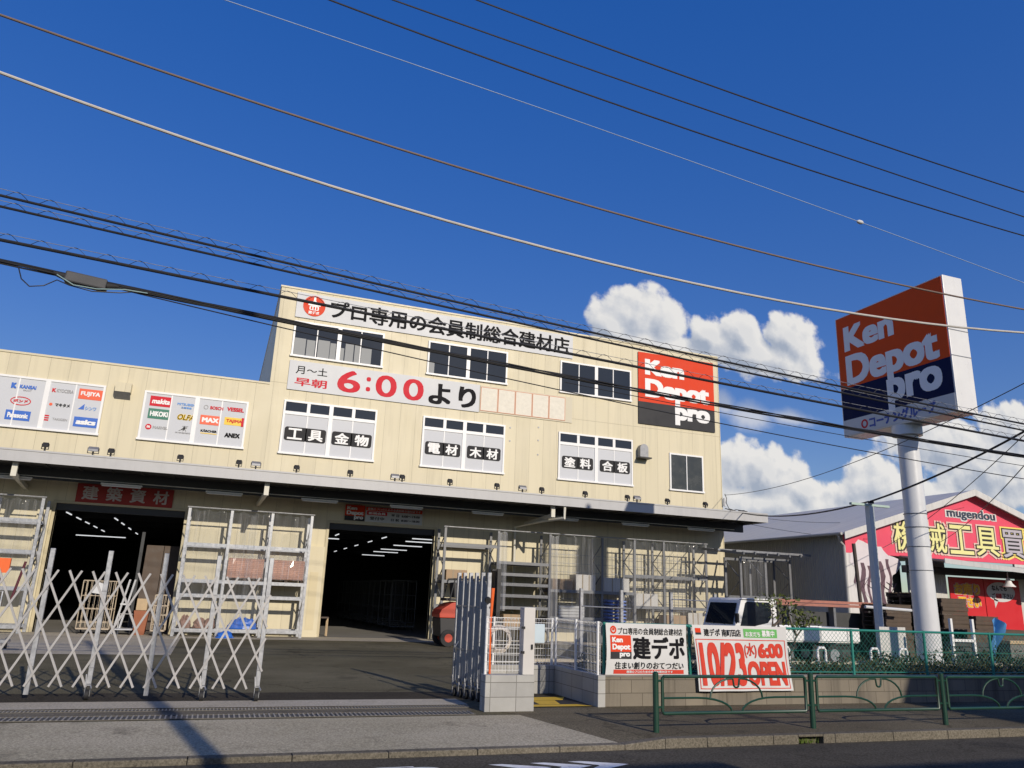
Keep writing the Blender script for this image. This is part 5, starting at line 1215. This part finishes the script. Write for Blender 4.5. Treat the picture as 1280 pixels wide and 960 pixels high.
# ------------------------------------------------------------------ neighbouring machine shop
NX0, NX1, NY, NZE, NZP = 22.9, 36.6, 24.0, 4.50, 6.62
NXM = (NX0+NX1)/2
nb = thing('machine_shop', 'neighbouring gabled shop with red front lettering and grey corrugated side', 'shop', (NXM, NY, 0))
MB().add([(NX0,NY+.1,1.9),(NX0,52,1.9),(NX0,52,NZE),(NX0,NY+.1,NZE)],[(0,1,2,3)]).add([(NX0+.08,NY+.1,1.9),(NX0+.08,52,1.9),(NX0+.08,52,NZE),(NX0+.08,NY+.1,NZE)],[(3,2,1,0)]).build('side_wall', grooved('grey corrugated sheet along', (.34,.335,.315), .13, .01, 1, .9, wave=True, streak=.3), nb)
MB().box(NX0-.03, NX0+.1, NY+.1, 52, .002, 1.9).build('base_wall', M('pale base', (.50,.48,.45), .8, var=.2, streak=.4), nb)
zs = lambda x: NZP-(NZP-NZE)*abs(x-NXM)/(NXM-NX0)
MB().prism([(NX0,3.75),(NX1,3.75),(NX1,NZE),(NXM,NZP),(NX0,NZE)], 'xz', NY, NY+.1).build('gable', gable_red, nb)
for nm, a, b in (('front_wall',NX0,25.15),('front_wall',26.0,28.0),('front_wall',32.05,NX1)):
    MB().box(a, b, NY+.01, NY+.1, .002, 3.748).build(nm, shed_white if a > 23 else M('white boarded wall', (.66,.64,.62), .6, var=.06, streak=.2), nb)
MB().box(25.15, 26.0, NY+.4, NY+.45, .002, 3.748).build('dark_opening', black, nb)
for s, nm in ((1,'roof_slope'),(-1,'roof_slope')):
    e = .35; xa = NXM; xb = (NX1+e) if s == 1 else (NX0-e); zb = NZE-(NZP-NZE)/(NXM-NX0)*e
    MB().add([(xa,NY-.35,NZP+.02),(xb,NY-.35,zb+.02),(xb,52,zb+.02),(xa,52,NZP+.02),(xa,NY-.35,NZP+.08),(xb,NY-.35,zb+.08),(xb,52,zb+.08),(xa,52,NZP+.08)],
        [(3,2,1,0),(4,5,6,7),(0,1,5,4),(1,2,6,5),(2,3,7,6),(3,0,4,7)]).build(nm, roof_grey, nb)
    MB().add([(xa,NY-.40,NZP-.16),(xb,NY-.40,zb-.16),(xb,NY-.355,zb-.16),(xa,NY-.355,NZP-.16),(xa,NY-.40,NZP+.11),(xb,NY-.40,zb+.11),(xb,NY-.355,zb+.11),(xa,NY-.355,NZP+.11)],
        [(3,2,1,0),(4,5,6,7),(0,1,5,4),(1,2,6,5),(2,3,7,6),(3,0,4,7)]).build('barge_board', M('barge white', (.60,.59,.56), .5, var=.08, streak=.3), nb)
MB().tube([(NX0-.42,NY-.3,NZE-.06),(NX0-.42,52,NZE-.06)], .06, 8).build('gutter', M('gutter grey', (.40,.40,.39), .5), nb, True)
MB().tube([(NX0-.42,NY-.1,NZE-.1),(NX0-.3,NY-.06,NZE-.35),(NX0-.12,NY-.06,NZE-.5),(NX0-.12,NY-.06,.05)], .05, 8).build('downpipe', M('gutter grey', (1,1,1)), nb, True)
# spray painted patch on the left of the front
rw = random.Random(12)
sp = MB(); pts = []
for i in range(40):
    a = 2*math.pi*i/40; k = 1+.18*math.sin(3*a+1)+.1*math.sin(7*a)+rw.uniform(-.06,.06)
    pts.append((24.2+1.15*k*math.cos(a), NY-.004, 3.25+.95*k*math.sin(a)))
pts = [(max(NX0+.01,x), y, z) for x, y, z in pts]
sp.add(pts, [tuple(range(40))]); sp.build('white_paint', M('sprayed white', (.66,.60,.62), .6, var=.1, scale=2), nb)
plum = M('sprayed plum', (.11,.06,.08), .6, var=.4, scale=4)
dp = MB()
for (x, z0, z1, w) in ((23.65,1.0,3.4,.22),(23.95,1.2,3.3,.14),(24.6,1.6,3.5,.3),(25.0,2.0,3.6,.16),(23.3,2.6,3.5,.1)):
    n = 10; vs = []
    for j in range(n+1):
        z = z0+(z1-z0)*j/n; k = w*(.6+.5*rw.random()); dx = .07*math.sin(z*5+x)
        vs += [(x+dx-k/2, NY-.008, z), (x+dx+k/2, NY-.008, z)]
    dp.add(vs, [(2*j,2*j+1,2*j+3,2*j+2) for j in range(n)])
for i in range(9): dp.bar((23.4+.2*i, NY-.009, 2.3+.14*(i%4)), (23.7+.2*i, NY-.009, 2.42+.13*((i+2)%4)), .05, .004)
dp.build('sprayed_marks', plum, nb)
# lettering with outlines
outline = M('outline black', (.015,.014,.013), .6); pinkish = M('outline pink', (.72,.50,.42), .6, var=.03)
def outlined(body, x0, x1, z0, z1, y, top, par, o1, o2, under=None, name='lettering'):
    nch = len(body); pw = (x1-x0)/nch
    for lay, (off, mt) in enumerate(((o1+o2, under), (o1, outline), (.012, top))):
        if mt is None: continue
        m = MB(); g = (x1-x0)/nch
        for i, ch in enumerate(body):
            e = off*g
            put_text(m, ch, x0+g*i+.04*g-e, x0+g*(i+1)-.10*g+e, z0-e, z1+e, front(y-.006*lay), off)
        m.build(name if lay == 2 else name+'_outline', mt, par)
outlined('機械工具', 25.35, 31.35, 4.02, 5.18, NY-.02, M('sign pale yellow', (.76,.72,.30), .5, var=.03), nb, .055, .05, pinkish)
outlined('買取', 31.4, 34.4, 4.02, 5.18, NY-.02, M('sign lilac grey', (.46,.42,.46), .5, var=.03), nb, .055, .05, yel)
m = MB(); put_text(m, 'mugendou', 28.34, 31.3, 5.36, 5.95, front(NY-.01), .075); m.build('lettering_outline', M('outline white', (.68,.66,.64), .5), nb)
m = MB(); put_text(m, 'mugendou', 28.42, 31.22, 5.42, 5.89, front(NY-.02), .03); m.build('lettering', M('mugen navy', (.03,.04,.07), .5), nb)
# lean-to porch over the front
pr = MB(); pr.add([(25.6,21.9,3.50),(36.4,21.9,3.02),(36.4,NY-.03,3.45),(25.6,NY-.03,3.72),(25.6,21.9,3.56),(36.4,21.9,3.08),(36.4,NY-.03,3.51),(25.6,NY-.03,3.78)],[(3,2,1,0),(4,5,6,7),(0,1,5,4),(1,2,6,5),(2,3,7,6),(3,0,4,7)])
pch = pr.build('porch_roof', M('porch sheet', (.30,.30,.30), .5, var=.1, streak=.2), nb)
MB().add([(25.55,21.86,3.42),(36.45,21.86,2.94),(36.45,21.895,2.94),(25.55,21.895,3.42),(25.55,21.86,3.60),(36.45,21.86,3.12),(36.45,21.895,3.12),(25.55,21.895,3.60)],[(3,2,1,0),(4,5,6,7),(0,1,5,4),(1,2,6,5),(2,3,7,6),(3,0,4,7)]).build('porch_fascia', M('porch fascia', (.52,.52,.51), .5, var=.06, streak=.2), pch)
MB().box(25.6, 36.3, NY-.32, NY-.06, 3.12, 3.4).build('porch_beam', dark_steel, pch)
for x in (33.6, 36.0): MB().box(x-.05,x+.05,21.95,22.05,.002,3.0).build('porch_post', dark_steel, pch)
def poster(x0, x1, label, lines, bubble):
    t = thing('poster_board', label, 'poster', ((x0+x1)/2, NY-.1, .6))
    MB().box(x0, x1, NY-.10, NY-.05, .62, 3.06).build('board', poster_red, t)
    w = x1-x0
    if bubble:
        c = ((x0+x1)/2-.1, 2.55); m = MB(); m.add([(c[0]+.82*math.cos(a*math.pi/16), NY-.104, c[1]+.40*math.sin(a*math.pi/16)) for a in range(32)], [tuple(range(32))])
        m.add([(c[0]-.45,NY-.104,2.3),(c[0]-.2,NY-.104,2.2),(c[0]-.42,NY-.104,1.9)], [(0,1,2)]); m.build('speech_bubble', sign_white, t)
    for body, a, b, c, d, kind in lines:
        if kind == 'y':
            for lay, (off, mt) in enumerate(((.13, sign_white), (.085, M('poster orange', (.70,.22,.02), .5)), (.02, yel2))):
                m = MB(); put_text(m, body, x0+w*a-off*.3, x0+w*b+off*.3, c-off*.35, d+off*.35, front(NY-.106-.006*lay), off); m.build('lettering' if lay == 2 else 'lettering_outline', mt, t)
        else:
            m = MB(); put_text(m, body, x0+w*a, x0+w*b, c, d, front(NY-.112), .03); m.build('lettering', redtext if kind == 'r' else blacktext, t)
poster(28.03, 29.92, 'red poster board with yellow outlined lettering under the porch', [('お売り',.13,.86,2.38,2.82,'y'),('下さい',.22,.86,1.88,2.28,'y')], False)
poster(29.96, 32.0, 'red poster board with a white speech bubble under the porch', [('なんでも',.20,.62,2.60,2.82,'k'),('ご',.18,.27,2.28,2.50,'k'),('相談',.29,.46,2.28,2.50,'r'),('下さい',.48,.78,2.28,2.50,'k')], True)
for i, x in enumerate((29.7, 32.2)):
    t = thing('porch_lamp', ('white bell shaped lamp between the two red posters','white bell shaped lamp right of the speech bubble poster')[i], 'lamp', (x,22.6,2.9), 'bell lamps under the porch')
    MB().tube([(x,22.6,3.28),(x,22.6,3.02)], .02, 8).build('stem', sign_white, t)
    MB().tube([(x,22.6,3.06),(x,22.6,2.98),(x,22.6,2.86),(x,22.6,2.72)], [.05,.09,.13,.25], 18).build('lamp_shade', white, t, True)
tag(MB().add([(22.75,23.7,2.25),(22.85,23.7,2.25),(22.45,23.9,4.1),(22.35,23.9,4.1),(22.75,23.8,2.25),(22.85,23.8,2.25),(22.45,24.0,4.1),(22.35,24.0,4.1)],[(0,1,2,3),(7,6,5,4),(0,4,5,1),(1,5,6,2),(2,6,7,3),(3,7,4,0)]).build('dark_pole', M('rusty dark steel', (.06,.045,.038), .7, var=.3), None, loc=(22.7,23.7,2.25)), 'dark rusty pole leaning at the corner of the grey corrugated wall', 'pole') if False else None
tag(MB().tube([(22.45,22.9,.006),(22.25,22.9,4.0)], .07, 10).build('dark_pole', M('rusty dark steel', (.06,.045,.038), .7, var=.3), None, True, (22.4,22.9,.006)), 'dark rusty pole standing at the corner of the grey corrugated wall', 'pole')
# stock in the neighbour's yard: pallets, beams, blue sheet
p0 = thing('pallet', '', 'pallet', (0,0,0), 'pallets stacked in the neighbouring yard')
m = MB()
for k in range(7): m.box(-.55,.55,-.55+.165*k,-.55+.165*k+.11,.118,.14)
m.build('top_deck', wood, p0)
for y in (-.5,0,.5): MB().box(-.55,.55,y-.04,y+.04,.024,.116).build('stringer', wood, p0)
m = MB()
for k in range(3): m.box(-.55,.55,-.55+.5*k,-.55+.5*k+.1,0,.022)
m.build('bottom_deck', wood, p0)
first = True; cnt = 0
stacks = [(22.0,21.4,13,.0),(23.2,21.4,16,.06),(24.4,21.2,15,-.05),(25.55,21.0,11,.04),(26.6,20.8,8,-.08),(23.5,19.7,8,.1),(24.8,19.5,7,.0)]
names = ['leftmost pallet stack','tallest pallet stack behind the white pole','tall stack just right of the tallest','stack below the yellow lettered poster','rightmost stack by the red posters','low front stack behind the white pole','low front stack right of the white pole']
for (x, y, n, rz), nm in zip(stacks, names):
    for k in range(n):
        lb = 'dark pallet in the %s, %s up' % (nm, ORD[k]); pos = (x+rnd.uniform(-.04,.04), y+rnd.uniform(-.03,.03), .006+.1412*k)
        if first: p0.location = pos; p0.rotation_euler = (0,0,rz); p0['label'] = lb; first = False
        else: dup(p0, pos, rz+rnd.uniform(-.03,.03), lb)
tag(MB().box(21.2,22.4,20.35,20.45,1.3,1.38).build('timber', palewood, None, loc=(21.8,20.4,1.3)), 'pale timber across the front of the leftmost pallets', 'timber') if False else None
rust = M('rust primer', (.36,.15,.11), .7, var=.25, scale=6)
st = thing('steel_beam_rack', 'red primed steel beams lying on a stand behind the truck', 'beams', (21.6,22.2,0))
for i, (z, y) in enumerate(((1.68,22.0),(1.68,22.2),(1.79,22.1))): MB().box(18.0,22.6,y-.05,y+.05,z,z+.09).build('beam', rust, st)
for x in (18.4, 20.3, 22.2): MB().box(x-.05,x+.05,22.0,22.25,.002,1.675).build('support', rack_grey, st)
MB().box(18.1,22.5,22.3,22.34,.002,1.5).build('back_sheet', M('dark sheet', (.05,.052,.055), .6, var=.2), st)
tag(MB().tube([(19.9,20.2,1.72),(21.9,20.25,1.66)], .05, 8).build('white_pipe', sign_white, None, True, (20.9,20.2,1.7)), 'thin white pipe laid across in front of the leftmost pallets', 'pipe')
t = thing('machine_crate', 'pale timber crate low in front of the rightmost pallets', 'crate', (24.9,18.6,0))
MB().box(23.9,25.6,18.4,18.9,.75,.85).build('top_board', palewood, t); MB().box(23.95,25.55,18.45,18.85,.002,.748).build('crate_body', M('dull crate', (.16,.15,.14), .8, var=.25), t)
m = MB(); vs = []
for j in range(7):
    for i in range(9):
        u, v = i/8, j/6; vs.append((22.35+.75*u+.18*v*(1-u)+.05*math.sin(9*u+4*v), 17.9+.55*u*(1-v)+.12*math.sin(5*v+7*u), .04+1.5*v*(1-.25*abs(u-.5))))
m.add(vs, [(j*9+i,j*9+i+1,(j+1)*9+i+1,(j+1)*9+i) for j in range(6) for i in range(8)])
tag(m.build('tarpaulin', M('blue tarpaulin', (.09,.27,.55), .4, var=.15), None, True, (22.7,18,.04)), 'light blue tarpaulin draped beside the rightmost pallets', 'tarpaulin')
t = thing('pipe_heap', 'dark pipework heap at the foot of the speech bubble poster', 'pipes', (25.6,19,0))
for i in range(6): MB().tube([(25.0+.25*i,18.6,.03),(25.3+.2*i,19.0,.9+.12*(i%3))], .03, 6).build('pipe', charcoal, t)

# ------------------------------------------------------------------ overhead lines
WY = 10.0
def wire_pts(c, x0=-17, x1=17.0, n=40, y=WY, dz=0): return [(x0+(x1-x0)*i/n, y, c[0]*(x0+(x1-x0)*i/n)**2+c[1]*(x0+(x1-x0)*i/n)+c[2]+dz) for i in range(n+1)]
def wire(label, c, r, mat, x0=-17, x1=17.0, spiral=0, strands=0, y=WY):
    t = thing('overhead_cable', label, 'cable', (0, y, c[2]), 'overhead cables along the street')
    if strands:
        for k in range(strands):
            pts = []
            for i in range(161):
                x = x0+(x1-x0)*i/160; a = 2*math.pi*k/strands+x*.9+.6*math.sin(x*.7+k)
                pts.append((x, y+r*1.9*math.cos(a), c[0]*x*x+c[1]*x+c[2]+r*2.3*math.sin(a)))
            MB().tube(pts, r, 6).build('strand', mat, t, True)
    else: MB().tube(wire_pts(c, x0, x1, y=y), r, 8).build('cable_core', mat, t, True)
    if spiral:
        MB().tube(wire_pts(c, x0, x1, y=y, dz=spiral), .0042, 5).build('messenger_wire', galv, t, True)
        pts = []; n = int((x1-x0)/.36)*8
        for i in range(n+1):
            x = x0+(x1-x0)*i/n; a = i/8*2*math.pi
            pts.append((x, y+.02*math.cos(a), c[0]*x*x+c[1]*x+c[2]+spiral/2+spiral*.62*math.sin(a)))
        MB().tube(pts, .0034, 4).build('spiral_hanger', cable_black, t, True)
    return t
wire('brown power cable crossing the sky from upper left, above the pale one', (.00476,-.10364,8.059), .017, cable_brown)
wire('thick pale cable crossing the sky and passing in front of the huge box sign', (.0081,-.12534,7.162), .022, cable_white)
wire('black power line, lowest of the three in the upper right sky', (.00307,-.10597,10.155), .013, cable_black)
wire('black power line, middle of the three in the upper right sky', (.00097,-.06886,10.53), .012, cable_black)
wire('black power line, highest of the three in the upper right sky', (.00209,-.08472,11.128), .013, cable_black)
hw = wire('hair thin pale wire with a small white clip, high in the sky', (-.00121,-.07566,9.533), .007, M('thin pale wire', (.30,.40,.58), .5))
MB().tube([(10.42,WY,8.612),(10.46,WY,8.608),(10.53,WY,8.604),(10.57,WY,8.6)], [.015,.038,.038,.012], 10).build('clip', sign_white, hw, True)
wire('upper spiral wrapped black cable just above the tower roof line', (.00111,-.06407,5.827), .018, cable_black, spiral=.085)
wire('lower spiral wrapped black cable just under its twin by the roof line', (.00071,-.05911,5.706), .017, cable_black, spiral=.075)
wire('heavy spiral wrapped black cable crossing the top windows', (.00045,-.0438,5.334), .022, cable_black, spiral=.085)
wc = wire('twisted bundle of black cables carrying the grey splice box', (.00162,-.05916,5.015), .0105, cable_black, strands=5)
wire('single thin black cable below the twisted bundle', (.0023,-.09367,4.93), .008, cable_black, -1.6, 17.0)
wire('short thin black cable right of the logo sign', (.00185,-.07323,4.983), .006, cable_black, 4.5, 17.0)
zc = lambda x: .00162*x*x-.05916*x+5.015
jb = thing('splice_box', 'long dark grey splice box hung on the twisted cable bundle', 'splice box', (-1.9,WY,5.1))
a, b = Vector((-2.12,WY,zc(-2.12)-.02)), Vector((-1.66,WY,zc(-1.66)-.03))
MB().bar(a, b, .14, .14).build('box_body', M('splice grey', (.055,.055,.058), .6, var=.12), jb, bevel=.02)
for e, d in ((a,-.13),(b,.13)): MB().cyl(e, (e.x+d, WY, zc(e.x+d)), .045, .025, 12).build('end_cap', rubber, jb, True)
lp = MB(); lp.tube([(-2.62,WY,zc(-2.62)-.02),(-2.56,WY-.02,zc(-2.5)-.16),(-2.46,WY-.03,zc(-2.4)-.235),(-2.32,WY-.02,zc(-2.3)-.19),(-2.2,WY,zc(-2.2)-.08),(-2.05,WY-.06,zc(-2)-.13),(-1.8,WY-.07,zc(-1.8)-.155),(-1.5,WY-.04,zc(-1.5)-.09),(-1.3,WY,zc(-1.3)-.01)], .0075, 6)
lp.build('slack_loop', cable_black, jb, True)
MB().tube([(-2.2,WY-.05,zc(-2.2)-.03),(-2.0,WY-.09,zc(-2)-.13),(-1.75,WY-.09,zc(-1.75)-.12),(-1.45,WY-.05,zc(-1.45)-.04),(-1.2,WY-.03,zc(-1.2)-.02)], .007, 6).build('slack_loop', M('pale teal cable', (.25,.36,.36), .5), jb, True)
def drop(label, p0, p1, sag, r):
    p0, p1 = Vector(p0), Vector(p1); n = 24
    pts = [p0.lerp(p1, i/n)+Vector((0,0,-sag*4*(i/n)*(1-i/n))) for i in range(n+1)]
    tag(MB().tube(pts, r, 6).build('service_cable', cable_black, None, True, p0), label, 'cable', 'service cables to the buildings')
PX, PY = 14.35, 10.0
drop('heavy service cable from the street pole over the crossbar pole', (PX,PY,5.12), (15.17,14.95,4.24), .10, .022)
drop('service cable from the crossbar pole to the warehouse corner', (15.17,15.0,4.24), (20.95,28.9,5.75), .35, .022)
drop('thin cable rising from the warehouse corner past the huge box sign', (14.75,PY,6.2), (20.97,28.95,6.35), .5, .010)
drop('thin cable running down to the left end of the red gable', (PX,PY,5.12), (24.4,23.6,4.0), .2, .010)
drop('thin cable running down towards the middle of the red gable', (14.3,PY,4.6), (27.0,23.7,4.2), .25, .010)
drop('slack thin cable between the warehouse corner and the red gable top', (20.95,28.9,5.6), (29.0,23.6,5.9), .55, .008)
drop('low slack cable between the warehouse corner and the shop eave', (20.95,28.9,5.3), (24.0,23.7,4.3), .15, .008)
t = thing('corner_insulator', 'white insulator with tangled black leads on the warehouse corner', 'insulator', (20.95,28.92,5.7))
MB().cyl((20.92,28.9,5.85),(20.92,28.9,6.2),.06,n=10).build('insulator_body', sign_white, t, True)
MB().tube([(20.93,28.88,6.4),(21.0,28.85,6.2),(20.95,28.82,6.0),(21.1,28.85,5.75),(21.5,28.7,5.62),(21.9,28.6,5.66),(21.4,28.75,5.72),(21.0,28.85,5.55)], .018, 6).build('lead', cable_black, t, True)
MB().tube([(21.5,28.7,5.62),(21.75,28.62,5.64)], .07, 8).build('connector', rubber, t, True)

# utility poles: one across the road from the warehouse beside the photographer, one off to the right
def utility_pole(x, y, h, label, transformer):
    t = thing('utility_pole', label, 'utility pole', (x,y,0))
    MB().cyl((x,y,-.1),(x,y,h),.14,.095,18).build('pole_shaft', concrete, t, True)
    for z, w in ((h-.3,.35),(h-1.1,.35),(5.6,.3)): MB().box(x-.05,x+.05,y-w,y+w,z,z+.09).build('crossarm', galv, t)
    if transformer:
        MB().cyl((x+.42,y,h-2.9),(x+.42,y,h-2.0),.27,n=18).build('transformer', M('transformer grey', (.42,.43,.43), .5), t, True)
utility_pole(2.32, -1.6, 11.5, 'grey concrete utility pole at the near kerb', False)
utility_pole(16.1, 10.0, 12.0, 'grey concrete utility pole on the far pavement', True)
# houses on the near side of the road (they throw the shade along the kerb)
def near_house(x0, x1, y1, h, label):
    t = thing('house', label, 'house', ((x0+x1)/2, y1-4, 0))
    MB().box(x0, x1, y1-8, y1, .021, h).build('wall', M('house render', (.40,.38,.34), .8, var=.08), t)
    MB().box(x0-.25, x1+.25, y1-8.25, y1+.25, h+.003, h+.2).build('roof', M('house roof', (.12,.12,.125), .7), t)
    if h < 6: MB().box(x0+.4, x0+3.0, y1-2, y1+.2, h+.203, h+.46).build('roof_parapet', M('house render', (1,1,1)), t)
    for k in range(int((x1-x0)/3)):
        MB().box(x0+.9+3*k, x0+2.3+3*k, y1+.002, y1+.06, 1.0, 2.3).build('window', glass, t)
near_house(5.0, 15.7, -4.2, 4.62, 'low rendered house on the near side of the road')
near_house(15.75, 34, -4.2, 7.2, 'taller rendered house on the near side of the road')

bpy.data.objects.remove(text_ob)
